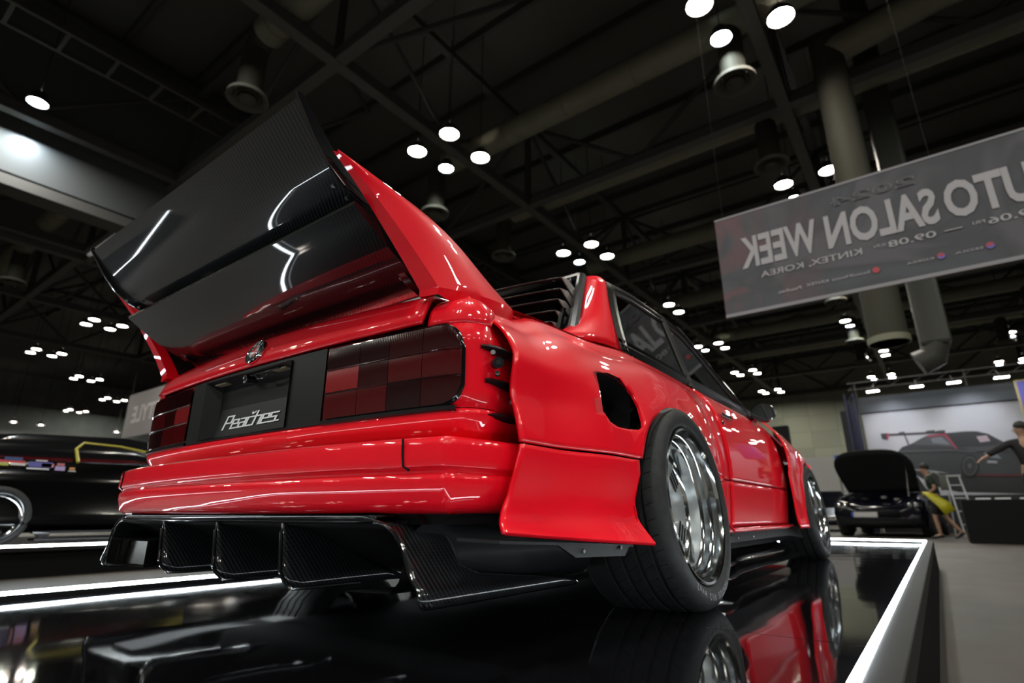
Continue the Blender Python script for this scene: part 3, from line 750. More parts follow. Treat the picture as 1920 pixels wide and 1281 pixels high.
# interior
mk('dashboard', MB().box((-.62, 1.55, .62), (.62, 1.95, .86)), MATTEB, car, smooth=0, bevel=.04)
for x in (-.36, .36):
    st = MB().box((x - .22, .62, .32), (x + .22, 1.12, .50)).box((x - .22, .50, .42), (x + .22, .66, .98), Matrix.Rotation(radians(14), 3, 'X')).box((x - .12, .40, .98), (x + .12, .50, 1.12))
    mk('seat', st, BLACK, car, smooth=0, bevel=.03)
mk('roll_cage', MB().tube([(-.56, .45, .45), (-.54, .45, 1.18), (-.48, .45, 1.25), (.48, .45, 1.25), (.54, .45, 1.18), (.56, .45, .45)], .02, 8), mat('cage_grey', (.10, .10, .10), .4), car)
mk('cabin_floor', MB().box((-.66, -.1, .38), (.66, 2.2, .40)), MATTEB, car, smooth=0)

# ------------------------------------------------------------------ wheels
def add_wheel(xo, yc, sg, rt=.322, rr=.25, wd=.30, cam_=4.2, front=False):
    """sg=+1 right side; xo = outboard x of the rim lip"""
    T = Matrix.Translation((sg * xo, yc, rt - .004)) @ Matrix.Rotation(radians(-cam_ * sg), 4, 'Y') @ Matrix.Scale(sg, 4, (1, 0, 0))
    # axial 0 = outer lip, negative = inboard
    tp = [(-.012, rr - .004), (.002, rr + .006), (.006, rr + .016), (.008, rr + .030), (.004, rt - .026), (-.006, rt - .012), (-.020, rt - .004)]
    grooves = (.055, .105, .155, .205)
    for g in grooves: tp += [(-g + .007, rt - .0005), (-g + .005, rt - .0085), (-g - .005, rt - .0085), (-g - .007, rt - .0005)]
    tp += [(-wd + .02, rt - .004), (-wd + .006, rt - .014), (-wd - .006, rt - .035), (-wd + .004, rr), (-wd + .02, rr - .01)]
    w_ = mk('wheel', MB().lathe(tp, 96, T), TYRE, car, smooth=35)
    w_.name = 'tyre'
    # tread sipes
    sp = MB()
    for k in range(46):
        a = 2 * pi * k / 46
        def P(ax, aa, r=rt + .0004): return T @ Vector((ax, r * cos(aa), r * sin(aa)))
        for a0, a1, sk in ((-.022, -.046, .02), (-.064, -.096, .05), (-.114, -.146, .06), (-.166, -.20, .05)):
            th = .0075
            r0 = rt - .0032 if a0 > -.03 else rt + .0006
            sp.add([P(a0, a, r0), P(a0, a + th, r0), P(a1, a + sk + th), P(a1, a + sk)], [(0, 1, 2, 3)])
    mk('tread_sipes', sp, MATTEB, w_, smooth=0, merge=False)
    rp = [(-.012, rr - .006), (-.002, rr - .003), (.002, rr - .006), (.000, rr - .013), (-.006, rr - .016), (-.012, rr - .020), (-.030, rr - .022), (-.034, rr - .028), (-.040, rr - .032), (-.058, rr - .034), (-.062, rr - .040), (-.068, rr - .044), (-.105, rr - .046), (-.112, rr - .050), (-.118, rr - .056)]
    rim_ = mk('wheel_rim', MB().lathe(rp, 96, T), POLISH, car, smooth=25)
    dx = -.118
    face = [(dx, rr - .054), (dx + .004, rr - .062), (dx + .004, .075), (dx + .010, .068), (dx + .012, .058), (dx + .02, .05), (dx + .022, .001)]
    mk('wheel_face', MB().lathe(face, 72, T), DISC, rim_, smooth=30)
    mk('rim_barrel', MB().lathe([(dx - .002, rr - .03), (-wd + .01, rr - .006)], 48, T), BLACK, rim_)
    # slots in groups of three
    sl = MB()
    for g in range(5):
        for k in (-1, 0, 1):
            base = 2 * pi * g / 5 + pi; cx, cy_ = (rr - .100), 0
            for_ = []
            for i in range(14):
                aa = 2 * pi * i / 14; u = .030 * (1 if cos(aa) > 0 else -1) * (abs(cos(aa)) > .3) + .006 * cos(aa); v = .0068 * sin(aa)
                u = (.026 if cos(aa) >= 0 else -.026) + .0068 * cos(aa)
                r_, q_ = cx + v + k * .021, u
                for_.append(T @ Vector((dx + .0055, r_ * cos(base) - q_ * sin(base), r_ * sin(base) + q_ * cos(base))))
            if sg > 0: mk('wheel_slot', MB().add(for_, [tuple(range(14))]), MATTEB, rim_, smooth=0, merge=False)
    bl = MB()
    for k in range(30):
        a = 2 * pi * k / 30; bl.tube([T @ Vector((dx, (rr - .06) * cos(a), (rr - .06) * sin(a))), T @ Vector((dx + .008, (rr - .06) * cos(a), (rr - .06) * sin(a)))], .0035, 6)
    mk('rim_bolts', bl, STEEL, rim_, smooth=0)
    # sidewall writing
    def ring_text(s, mid, size, rad, step):
        for i, ch in enumerate(s):
            if ch == ' ': continue
            vs, fs = text_mesh(ch, size, bold=.0006, align='CENTER')
            ang = mid - (i - len(s) / 2) * step    # clockwise seen from outside
            mb = MB(); P_ = []
            for v in vs:
                # local: tangent (clockwise) x, radial y ; outside view from +x: y axis right, z up
                rr_ = rad + v.y; an = ang - v.x / rad
                P_.append(T @ Vector((.0095 - max(0, rr_ - rt + .03) * .1, rr_ * cos(an), rr_ * sin(an))))
            mk('tyre_letter', mb.add(P_, fs), TYRETX, w_, smooth=0)
    if sg > 0 and not front:
        ring_text('VENTUS V12 evo2', radians(-95), .026, rr + .020, .072)
        a0 = radians(-165)
        ring_text('ROTATION', a0, .010, rr + .024, .03)
add_wheel(.972, 0, 1); add_wheel(.972, 0, -1)
add_wheel(.935, 2.57, 1, rt=.315, rr=.242, wd=.24, front=True); add_wheel(.935, 2.57, -1, rt=.315, rr=.242, wd=.24, front=True)

# ------------------------------------------------------------------ rear wing
UW = [(-1.343, 1.166), (-1.330, 1.150), (-1.286, 1.098), (-1.243, 1.052), (-1.20, 1.024), (-1.15, 1.008), (-1.09, .998)]
UWt = [(-1.09, 1.006), (-1.15, 1.018), (-1.20, 1.036), (-1.236, 1.063), (-1.279, 1.108), (-1.327, 1.160), (-1.338, 1.170)]
def wing(name, prof, hw, m, nx=25, crown=0.):
    rows = [[(x, y, z) for y, z in prof] for x in frange(-hw, hw, nx)]
    mb = MB().grid(rows, True)
    n = len(prof)
    mb.f.append(tuple(range(n))); mb.f.append(tuple(reversed(range(len(mb.v) - n, len(mb.v)))))
    return mk(name, mb, m, car, smooth=28)
uw = wing('upper_wing', UW + UWt, .622, CARBON); uw['label'] = 'upper carbon wing blade'
LWp = [(-1.186, .974), (-1.188, .964), (-1.150, .940), (-1.146, .936), (-1.10, .908), (-1.05, .882), (-1.0, .861), (-.95, .853), (-.89, .858), (-.845, .878), (-.84, .892), (-.86, .905), (-.95, .925), (-1.05, .940), (-1.15, .962)]
lw = wing('lower_wing', LWp, .645, CARBON_D); lw['label'] = 'lower carbon wing blade'
for sg in (1, -1):
    # curved black end caps of the upper blade
    cap_ = [(-1.352, 1.172), (-1.296, 1.090), (-1.25, 1.040), (-1.205, 1.010), (-1.15, .992), (-1.08, .982), (-1.08, 1.008), (-1.15, 1.026), (-1.20, 1.046), (-1.237, 1.076), (-1.283, 1.122), (-1.340, 1.180)]
    ec = mk('wing_end_cap', MB().prism([(sg * .620, y, z) for y, z in cap_], (sg * .010, 0, 0)), GLOSSB, car, smooth=0, bevel=.002)
    for y, z in ((-1.215, 1.022), (-1.175, 1.008)): mk('cap_screw', MB().tube([(sg * .600, y, z - .004), (sg * .600, y - .003, z - .010)], .005, 10), STEEL, ec)
    # lower blade mount
    mk('wing_mount', MB().prism([(sg * .60, y, z) for y, z in ((-1.06, .90), (-.98, .845), (-.90, .82), (-.72, .83), (-.72, .90), (-.9, .93))], (sg * .03, 0, 0)), GLOSSB, car, smooth=0, bevel=.003)
    for y, z in ((-.99, .862), (-.86, .845)): mk('mount_bolt', MB().tube([(sg * .600, y, z), (sg * .594, y, z)], .007, 10), STEEL, car)
    # red endplate: hollow swept fin; grid over (along top silhouette, down)
    # stations along y: (y, z_top, x_in, x_out_top, x_out_base, z_base)
    ST = [(0.0,), ]
    REAR = [(.688, -1.010, .798), (.674, -1.055, .862), (.663, -1.108, .925), (.655, -1.158, .980), (.650, -1.212, 1.030), (.646, -1.258, 1.066)]
    FRNT = [(.702, -.645, .852), (.699, -.755, .900), (.692, -.885, .970), (.684, -1.0, 1.012), (.672, -1.165, 1.045), (.652, -1.252, 1.070)]
    n = 12
    def curve(P_, t):
        L_ = [(i / (len(P_) - 1)) for i in range(len(P_))]
        return Vector([smoothtab(list(zip(L_, [p[k] for p in P_])), t) for k in range(3)])
    outer, edge_, inner = [], [], []
    for t in frange(0, 1, 18):
        r_ = curve(REAR, t); f_ = curve(FRNT, t)
        thick = .040 * (1 - .75 * t ** 2.2)
        ro = r_ + Vector((thick, .006, -.004))
        row = []
        for s in frange(0, 1, 14):
            p = ro.lerp(f_, s)
            p.x += .026 * sin(pi * s) * (1 - t * .8) + .018 * (1 - t) ** 2 * (1 - s)
            row.append((sg * p.x, p.y, p.z))
        outer.append(row)
        edge_.append([(sg * (r_.x + .004), r_.y + .045 * (1 - .5 * t), r_.z + .002), (sg * r_.x, r_.y, r_.z), row[0]])
        inner.append([(sg * (r_.x + .005), r_.y + .045 * (1 - .5 * t), r_.z), (sg * (f_.x - .012 if True else 0), f_.y, f_.z - .004)])
    outer.insert(0, [(p[0] - sg * .012, p[1], p[2] - .020 - .042 * sstep(-.98, -.88, p[1])) for p in outer[0]]); edge_.insert(0, [(a[0], a[1], a[2] - .018) for a in edge_[0]])
    pe = mk('wing_endplate', MB().grid([e + list(o)[1:] for e, o in zip(edge_, outer)]), RED, car, smooth=28); pe['label'] = 'tall red swept wing endplate'
    mk('endplate_lining', MB().grid([[(a[0], a[1] + .003, a[2]), (sg * (abs(a[0]) * .5 + abs(b[0]) * .5 - .004), (a[1] + b[1]) / 2, (a[2] + b[2]) / 2), b] for a, b in inner]), BLACK, pe)

# ================================================================== ROOF STRUCTURE
BEAMM = mat('painted_steel_beam', (.07, .07, .066), .55)
TRUSSM = mat('dark_truss_steel', (.05, .05, .047), .6)
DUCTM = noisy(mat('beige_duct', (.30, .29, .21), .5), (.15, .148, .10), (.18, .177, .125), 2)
DUCTD = mat('dark_duct', (.05, .05, .042), .5)
TN = [20]
def trim(mb, m, smooth=0):
    TN[0] += 1; return struct(mk('trim_%d' % TN[0], mb, m, smooth=smooth))
NX = [-9.6 + 9.65 * k for k in (-4, -3, -2, -1, 0, 1, 2, 3)]
NY = [5.0 + 9.3 * j for j in range(-1, 7)]
ZB, ZT = 12.35, 16.2
for y in NY: trim(MB().box((NX[0], y - .17, ZB - .12), (NX[-1], y + .17, ZB + .2)), BEAMM)
for x in NX: trim(MB().box((x - .17, NY[0] - 6, ZB - .14), (x + .17, NY[-1] + 5, ZB + .22)), BEAMM)
for y in NY: trim(MB().box((NX[0], y - .13, ZT - .13), (NX[-1], y + .13, ZT + .13)), TRUSSM)
for x in NX: trim(MB().box((x - .13, NY[0] - 6, ZT - .13), (x + .13, NY[-1] + 5, ZT + .13)), TRUSSM)
def bar(mb, a, b, r=.09): mb.tube([a, b], r, 6)
for i, x in enumerate(NX):
    for j, y in enumerate(NY):
        b_ = MB(); bar(b_, (x, y, ZB), (x, y, ZT), .13)
        for ex, ey in ((4.82, 0), (-4.82, 0), (0, 4.65), (0, -4.65)): bar(b_, (x + ex, y + ey, ZB + .1), (x, y, ZT), .08)
        for ex, ey in ((4.82, 4.65), (-4.82, 4.65)): bar(b_, (x, y, ZB + .1), (x + ex, y + ey, ZT + .1), .085)
        trim(b_, TRUSSM, 40)
for k in range(26):
    trim(MB().box((-60, -8 + 2.6 * k, 17.25), (35, -7.85 + 2.6 * k, 17.6)), TRUSSM)
# long ducts across the hall with drop nozzles
NOZ = mat('nozzle_cream', (.09, .088, .072), .7, spec=.2)
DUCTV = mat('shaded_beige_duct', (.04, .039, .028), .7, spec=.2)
def duct(y, x0, x1, drops, label, r=.42, z=13.06):
    t = thing('air_duct', label, 'air duct', (0, 0, 0))
    mk('duct_pipe', MB().tube([(x0 + .55, y, z), (x1, y, z)], r, 20), DUCTM, t)
    for k in range(int((x1 - x0) / 2.4)): mk('duct_band', MB().tube([(x0 + 1 + 2.4 * k, y, z), (x0 + 1.06 + 2.4 * k, y, z)], r + .02, 20), DUCTM, t)
    for dx in [x0] + drops:
        el = [(dx + .6, y, z), (dx + .3, y, z - .05), (dx + .06, y, z - .25), (dx, y, z - .6), (dx, y, 11.25)]
        if dx != x0: el = [(dx, y, z), (dx, y, 11.25)]
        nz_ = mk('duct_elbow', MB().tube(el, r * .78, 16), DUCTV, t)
        T = Matrix.Translation((dx, y, 11.25)) @ Matrix.Rotation(radians(90), 4, 'Y')
        mk('diffuser_ring', MB().lathe([(0, r * .8), (.05, .52), (.16, .54), (.17, .50), (.10, .40), (.02, .36)], 28, T).lathe([(.14, .22), (.16, .21), (.08, .12), (.08, .001)], 20, T).lathe([(.10, .33), (.13, .32), (.04, .26)], 20, T), NOZ, nz_)
        for a in range(8): pass
duct(3.64, -11.5, 26, [9.0], 'thick beige air duct nearest the wing, ending in an elbow and round nozzle')
duct(11.0, -11.6, 26, [-.65, 9.5], 'long beige air duct crossing above the car, with round nozzle near the top bright lamps')
duct(15.4, -11.7, 26, [-.72, 9.5], 'long beige air duct running just past the big beam crossing over the car')
duct(22.3, -11.7, 26, [-.72, 9.5], 'beige air duct crossing behind the upper left corner of the big banner')
duct(30.2, -11.7, 26, [-.75, 9.5], 'beige air duct level with the lower edge of the big banner')
duct(38.9, -11.7, 26, [-.77, 8.0], 'far beige air duct seen below the big banner')
duct(45.1, -11.7, 26, [-.89, 7.2], 'farthest beige air duct close to the back wall')
duct(3.3, -40, -24.6, [-24.6 - 8], 'beige air duct far left beyond the hanging grey wall', z=13.0)
t = thing('vertical_duct', 'big vertical beige duct dropping behind the big banner', 'air duct')
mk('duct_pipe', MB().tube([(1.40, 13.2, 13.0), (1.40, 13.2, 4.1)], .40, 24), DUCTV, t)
mk('duct_collar', MB().tube([(1.40, 13.2, 4.1), (1.40, 13.2, 4.25)], .43, 24), DUCTM, t)
mk('duct_branch', MB().tube([(1.40, 13.2, 12.6), (4, 13.2, 13.0), (26, 13.2, 13.0)], .40, 18), DUCTM, t)
t = thing('vertical_duct', 'darker square duct dropping beside the big vertical duct below the banner', 'air duct')
mk('duct_pipe', MB().box((2.02, 15.95, 4.6), (2.72, 16.65, 17.58)), DUCTD, t, smooth=0, bevel=.12)
mk('duct_foot', MB().tube([(2.37, 16.3, 4.75), (2.25, 16.3, 4.35), (1.9, 16.3, 4.2)], .34, 14), DUCTD, t)
# cable tray
t = thing('cable_tray', 'ladder shaped cable tray high above at the upper left', 'cable tray')
for x in (-15.35, -16.35): mk('tray_rail', MB().box((x - .05, -6, 13.0), (x + .05, 40, 13.16)), TRUSSM, t, smooth=0)
for k in range(38): mk('tray_rung', MB().box((-16.3, -5.7 + 1.2 * k, 13.0), (-15.4, -5.6 + 1.2 * k, 13.06)), TRUSSM, t, smooth=0)
HANGW = mat('dark_grey_panel', (.075, .082, .085), .7)
struct(mk('wall_hanging', MB().box((-20.6, -14, 10.6), (-20.0, 28, 17.3)), HANGW, smooth=0))
struct(mk('trim_1', MB().box((-20.7, -14, 10.1), (-19.85, 28, 10.45)), BEAMM, smooth=0))
struct(mk('trim_2', MB().box((-25.2, -14, 10.3), (-24.9, 28, 10.6)), BEAMM, smooth=0))
for y in (4.2, 13.5, -5.1): struct(mk('trim_%d' % (3 + int(y) % 7), MB().box((-25, y - .12, 10.3), (-20.2, y + .12, 10.6)), BEAMM, smooth=0))
# ---------------------------------------------------------------- lamps
HOUS = mat('lamp_housing', (.03, .03, .03), .5)
LENSM = {'w': LW, 'c': LC, 'g': LG}
protos = {}
def lamp_proto(kind):
    low = kind == 'v'; kind = 'w' if low else kind
    t = thing('high_bay_lamp', 'x', 'lamp', (0, 0, 0))
    r = .235 if kind == 'c' else .285
    mk('lamp_housing', MB().lathe([(.30, .05), (.28, .12), (.18, .2), (.02, r + .02), (-.10, r + .035), (-.10, r + .02), (.0, r)], 20, Matrix.Rotation(radians(-90), 4, 'Y')), HOUS, t)
    n = 20; mk('lamp_lens', MB().add([(r * cos(2 * pi * k / n), r * sin(2 * pi * k / n), -.045) for k in range(n)], [tuple(range(n))]), LENSM[kind], t, smooth=0)
    mk('hanging_rod', MB().tube([(0, 0, .28), (0, 0, 8.6 if low else 5.6)], .018, 6), HOUS, t, smooth=0)
    return t
def lamp(x, y, z, kind, label, group=None):
    if kind not in protos:
        protos[kind] = lamp_proto(kind); o = protos[kind]; o.location = (x, y, z); o['label'] = label
    else: o = dup(protos[kind], (x, y, z), 0, label)
    o['group'] = group or 'high bay lamps hanging from the hall roof'
    return o
OFFS = [((.72, -.72), 'w', 'top'), ((-.75, -.72), 'g', 'left'), ((.74, .80), 'w', 'right'), ((-.62, .56), 'c', 'bottom')]
CL = [((-9.5, 9.45), 'above the red wing endplate', 'wgwc'), ((-9.5, 18.8), 'over the gap between wing and roof', 'wggc'),
      ((-9.5, 28.1), 'over the rear side window', 'wwgc'), ((-9.5, 37.4), 'over the door window', 'wwgc'), ((-9.5, 46.8), 'over the door mirror, nearer group', 'wwgg'), ((-9.5, 56.1), 'over the door mirror, farthest group', 'wgwg'),
      ((-.05, 9.6), 'cut by the top edge of the picture', 'wwwc'), ((-.05, 18.9), 'just above the big banner', 'wwwc'), ((-.15, 28.2), 'behind the big banner', 'wwwc'), ((-.17, 37.4), 'right below the big banner', 'wggc'),
      ((-.2, 46.7), 'second group below the big banner', 'wwgc'), ((-.25, 55.6), 'low over the poster wall corner', 'wggc'),
      ((8.4, 46.6), 'at the right edge below the banner', 'wwgc'), ((8.4, 55.8), 'at the right edge above the poster wall', 'wwgc'),
      ((-39.3, 9.1), 'left of the wing, highest group', 'wwww'), ((-50.3, 8.9), 'left of the wing, second group', 'wwwg'), ((-57.7, 13.7), 'left of the tail, third group', 'wggw'),
      ((-66.7, 18.8), 'left of the tail, fourth group', 'wgwg'), ((-77.8, 18.7), 'above the black car, middle group', 'wwww'), ((-86.3, 14.1), 'above the black car, leftmost group', 'wwww')]
for (cx, cy_), ph, kinds in CL:
    for ((ox, oy), _, pos), kd in zip(OFFS, kinds):
        if ph.startswith('cut') and pos == 'left': pass
        lab = {'w': 'warm white', 'c': 'small bluish', 'g': 'greenish white'}[kd] + ' round lamp, %s of the four %s' % (pos, ph)
        lamp(cx + ox, cy_ + oy, 12.0, kd, lab)
lamp(-17.6, .42, 12.0, 'c', 'single white lamp beside the bright patch on the grey hanging wall, far left')
# far partition with wall-washing lamps
struct(mk('wall_far_left', MB().box((-73, -12, 7.0), (-72.5, 40, 11)), GREYW, smooth=0))
for (x, y, ph) in ((-69.2, 11.8, 'leftmost'), (-69.5, 14.0, 'second from the left'), (-69, 20.5, 'nearest the red car')):
    lamp(x, y, 9.0, 'v', 'low warm lamp washing the far wall above the black car, ' + ph, 'lamps washing the far left wall')
# lamps outside the picture (light only)
for i in range(-2, 4):
    for j in (-3, -2, -1, 0):
        if (i, j) in ((0, 0), (1, 0), (-1, 0)): continue
        for (ox, oy), kd, pos in OFFS:
            d = bpy.data.lights.new('bay', 'AREA'); d.shape = 'DISK'; d.size = .54; d.energy = LAMP_E * pi * pi * .27 ** 2
            d.color = {'w': (1, .9, .78), 'c': (.82, .93, 1), 'g': (.93, 1, .8)}[kd]
            o = bpy.data.objects.new('bay_light', d); C.objects.link(o); o.location = (-9.5 + 9.45 * i + ox, 9.45 + 9.3 * j + oy, 12)
# ================================================================== BANNERS
def banner_art(m, c1, c2, sc):
    return noisy(m, c1, c2, sc, detail=3)
BAN = mat('banner_fabric', (.1, .1, .11), .75); N, L, B = nt(BAN)
t_ = N.new('ShaderNodeTexCoord'); n1 = N.new('ShaderNodeTexNoise'); n1.inputs['Scale'].default_value = .55; n1.inputs['Detail'].default_value = 2; n1.inputs['Distortion'].default_value = 1.6
r1 = N.new('ShaderNodeValToRGB'); e = r1.color_ramp.elements
e[0].position = .35; e[0].color = (.085, .09, .105, 1); e[1].position = .62; e[1].color = (.11, .105, .12, 1)
x_ = r1.color_ramp.elements.new(.5); x_.color = (.07, .072, .082, 1)
sx = N.new('ShaderNodeSeparateXYZ'); mr = N.new('ShaderNodeMapRange'); mr.inputs[1].default_value = -.9; mr.inputs[2].default_value = 1.2; mr.inputs[3].default_value = 1; mr.inputs[4].default_value = 0
mx = N.new('ShaderNodeMix'); mx.data_type = 'RGBA'; mx.inputs[7].default_value = (.15, .085, .095, 1)
n2 = N.new('ShaderNodeTexNoise'); n2.inputs['Scale'].default_value = 1.1; n2.inputs['Distortion'].default_value = 1.2; st = N.new('ShaderNodeMath'); st.operation = 'MULTIPLY'
g2 = N.new('ShaderNodeMapRange'); g2.inputs[1].default_value = .45; g2.inputs[2].default_value = .6
L.new(t_.outputs['Object'], n1.inputs['Vector']); L.new(n1.outputs[0], r1.inputs[0]); L.new(t_.outputs['Object'], sx.inputs[0]); L.new(sx.outputs[0], mr.inputs[0])
L.new(t_.outputs['Object'], n2.inputs['Vector']); L.new(n2.outputs[0], g2.inputs[0]); L.new(mr.outputs[0], st.inputs[0]); L.new(g2.outputs[0], st.inputs[1])
L.new(st.outputs[0], mx.inputs[0]); L.new(r1.outputs[0], mx.inputs[6]); L.new(mx.outputs[2], B.inputs['Base Color'])
BTX = mat('banner_letters', (.40, .385, .41), .7)
BTX2 = mat('banner_outline', (.25, .24, .265), .7)
bn = thing('hanging_banner', 'big grey banner seen from behind with large mirrored white lettering', 'banner')
mk('banner_cloth', MB().box((-.86, 8.0, 3.74), (5.9, 8.012, 5.68)), BAN, bn, smooth=0)
mk('banner_hem', MB().box((-.86, 7.99, 3.70), (5.9, 8.02, 3.76)).box((-.86, 7.99, 5.66), (5.9, 8.02, 5.70)), mat('hem', (.26, .25, .27), .6), bn, smooth=0)
for x in (-.7, 2.5, 5.7): mk('banner_wire', MB().tube([(x, 8.0, 5.7), (x, 8.0, 17.6)], .004, 5), MATTEB, bn, smooth=0)
def btext(s, xl, xr, z0, z1, bold=0., m=BTX, outline=False, yy=7.985):
    """mirrored text filling x from xl (its end) to xr (its start), heights z0..z1"""
    vs, fs = text_mesh(s, 1., bold=bold)
    xs = [v.x for v in vs]; ys_ = [v.y for v in vs]; a, b = min(xs), max(xs)
    cap = [v for v in vs]
    vs2, _ = text_mesh('H', 1., bold=bold); y0, y1 = min(v.y for v in vs2), max(v.y for v in vs2)
    P_ = [(xr - (v.x - a) / (b - a) * (xr - xl), yy, z0 + (v.y - y0) / (y1 - y0) * (z1 - z0)) for v in vs]
    return mk('banner_text', MB().add(P_, fs), m, bn, smooth=0, merge=False)
btext('WEEK', -.47, .79, 4.56, 5.17, .028)
btext('SALON', .92, 2.44, 4.545, 5.155, .032)
btext('AUTO', 2.53, 3.92, 4.55, 5.16, .035)
btext('2025 KOREA', 4.1, 5.7, 4.55, 5.16, .03) if False else None
vo, fo_ = text_mesh('2024', 1., bold=.035, spacing=1.15); vi, fi_ = text_mesh('2024', 1., bold=.012, spacing=1.15)
xa_, xb_ = min(v.x for v in vo), max(v.x for v in vo)
for vv, ff, yy, m in ((vo, fo_, 7.985, BTX2), (vi, fi_, 7.980, mat('banner_inner', (.08, .082, .092), .7))):
    mk('banner_text', MB().add([(2.25 - (v.x - xa_) / (xb_ - xa_) * 1.17, yy, 5.30 + v.y * .215) for v in vv], ff), m, bn, smooth=0, merge=False)
btext('KINTEX, KOREA', -.18, 1.37, 4.32, 4.43, .01)
btext('09.08', 1.73, 2.34, 4.325, 4.43, .01); btext('SUN', 1.54, 1.70, 4.37, 4.42)
mk('banner_dash', MB().box((2.44, 7.98, 4.37), (2.66, 7.99, 4.385)), BTX, bn, smooth=0)
btext('FRI', 2.78, 2.92, 4.37, 4.42); btext('09.06', 2.95, 3.55, 4.325, 4.43, .01)
btext('Peaches.', .04, .42, 3.95, 4.01, .01); btext('KINTEX', .50, .83, 3.97, 4.02, .01); btext('SeoulMesse', .88, 1.42, 3.97, 4.02)
for cx, col in ((1.50, (.45, .06, .08)), (2.33, (.16, .12, .40)), (2.90, (.16, .12, .40))):
    mk('banner_emblem', MB().add([(cx + .05 * cos(a), 7.984, 4.0 + .05 * sin(a)) for a in frange(0, 2 * pi, 20)[:-1]], [tuple(range(19))]), mat('emblem_ink', col, .6), bn, smooth=0)
    if cx > 2: mk('banner_emblem', MB().add([(cx + .048 * cos(a), 7.982, 4.0 + .048 * sin(a)) for a in frange(.2, pi + .2, 12)], [tuple(range(12))]), mat('emblem_ink2', (.45, .06, .08), .6), bn, smooth=0)
btext('MOIR', 1.86, 2.24, 3.975, 4.01) if False else btext('KOREA', 1.90, 2.24, 3.975, 4.01)
btext('SEOUL', 2.48, 2.82, 3.975, 4.01)
b2 = thing('hanging_banner', 'small far grey banner with mirrored lettering left of the tail lights', 'banner')
mk('banner_cloth', MB().box((-47.3, 14.0, 5.8), (-40.5, 14.06, 9.15)), mat('far_banner', (.30, .29, .30), .7), b2, smooth=0)
vs, fs = text_mesh('STYLE', 1.7, bold=.05)
a = min(v.x for v in vs)
mk('banner_text', MB().add([(-41.3 - (v.x - a) * 1.05, 13.98, 6.9 + v.y) for v in vs], fs), mat('far_letters', (.6, .58, .6), .7), b2, smooth=0, merge=False)
for x in (-47, -41): mk('banner_wire', MB().tube([(x, 14.03, 9.1), (x, 14.03, 17.6)], .02, 5), HOUS, b2, smooth=0)
# ================================================================== POSTER BOOTH
ART = {
  'body': [(0.792, 2.045), (0.893, 2.224), (1.041, 2.37), (1.314, 2.462), (1.576, 2.605), (1.793, 2.698), (2.223, 2.723), (2.67, 2.736), (2.975, 2.718), (3.228, 2.618), (3.455, 2.419), (3.678, 2.231), (3.907, 2.103), (4.089, 1.907), (4.024, 1.473), (3.746, 1.34), (2.798, 1.377), (2.291, 1.435), (1.811, 1.571), (1.301, 1.654), (0.831, 1.675)],
  'shadow': [(0.97, 1.689), (2.294, 1.454), (3.75, 1.358), (3.754, 0.854), (2.195, 0.943), (1.723, 1.108)],
  'cabin': [(1.278, 2.452), (1.571, 2.577), (1.802, 2.657), (2.196, 2.665), (2.405, 2.263), (1.959, 2.354), (1.506, 2.403)],
  'side_window': [(1.838, 2.585), (2.105, 2.616), (2.279, 2.351), (1.845, 2.443)],
  'screen': [(2.29, 2.657), (2.938, 2.682), (3.223, 2.591), (3.417, 2.307), (3.005, 2.26), (2.46, 2.271)],
  'glare': [(2.943, 2.556), (3.189, 2.575), (3.243, 2.397), (2.998, 2.377)],
  'red_line': [(1.739, 2.674), (2.205, 2.712), (2.233, 2.694), (2.428, 2.222), (2.39, 2.217), (2.185, 2.658), (1.747, 2.629)],
  'wing_bar': [(0.699, 2.823), (2.234, 2.782), (2.222, 2.719), (0.686, 2.748)],
  'wing_plate': [(0.535, 2.845), (0.756, 2.843), (0.702, 2.612), (0.547, 2.666)],
  'wing_edge': [(0.704, 2.848), (0.763, 2.842), (0.709, 2.611), (0.668, 2.623)],
  'wing_mount': [(1.159, 2.742), (1.2, 2.739), (1.25, 2.446), (1.201, 2.441)],
  'pod1': [(1.031, 2.845), (1.196, 2.856), (1.19, 2.761), (1.017, 2.762)],
  'pod2': [(1.759, 2.836), (1.984, 2.836), (1.965, 2.736), (1.742, 2.743)],
  'pod3': [(2.012, 2.81), (2.224, 2.815), (2.22, 2.743), (2.0, 2.746)],
  'headlight': [(3.014, 2.079), (3.312, 2.011), (3.397, 1.855), (3.088, 1.929)],
  'number': [(3.055, 1.836), (3.285, 1.805), (3.256, 1.739), (3.04, 1.762)],
  'stripe': [(0.935, 2.262), (2.253, 2.215), (2.859, 2.135), (2.848, 2.078), (2.243, 2.16), (0.924, 2.201)],
  'red_floor': [(2.722, 1.448), (3.757, 1.394), (3.746, 1.34), (2.711, 1.395)],
  'hood_line': [(2.457, 2.26), (3.002, 2.241), (3.42, 2.25), (3.675, 2.081), (2.855, 2.116)],
}
W1 = [(1.212, 1.899), (1.193, 1.825), (1.164, 1.756), (1.128, 1.698), (1.086, 1.654), (1.042, 1.627), (0.999, 1.619), (0.958, 1.631), (0.924, 1.662), (0.899, 1.709), (0.883, 1.77), (0.879, 1.841), (0.887, 1.916), (0.906, 1.991), (0.935, 2.061), (0.972, 2.12), (1.014, 2.164), (1.059, 2.191), (1.102, 2.198), (1.143, 2.185), (1.176, 2.154), (1.202, 2.106), (1.216, 2.044), (1.22, 1.974)]
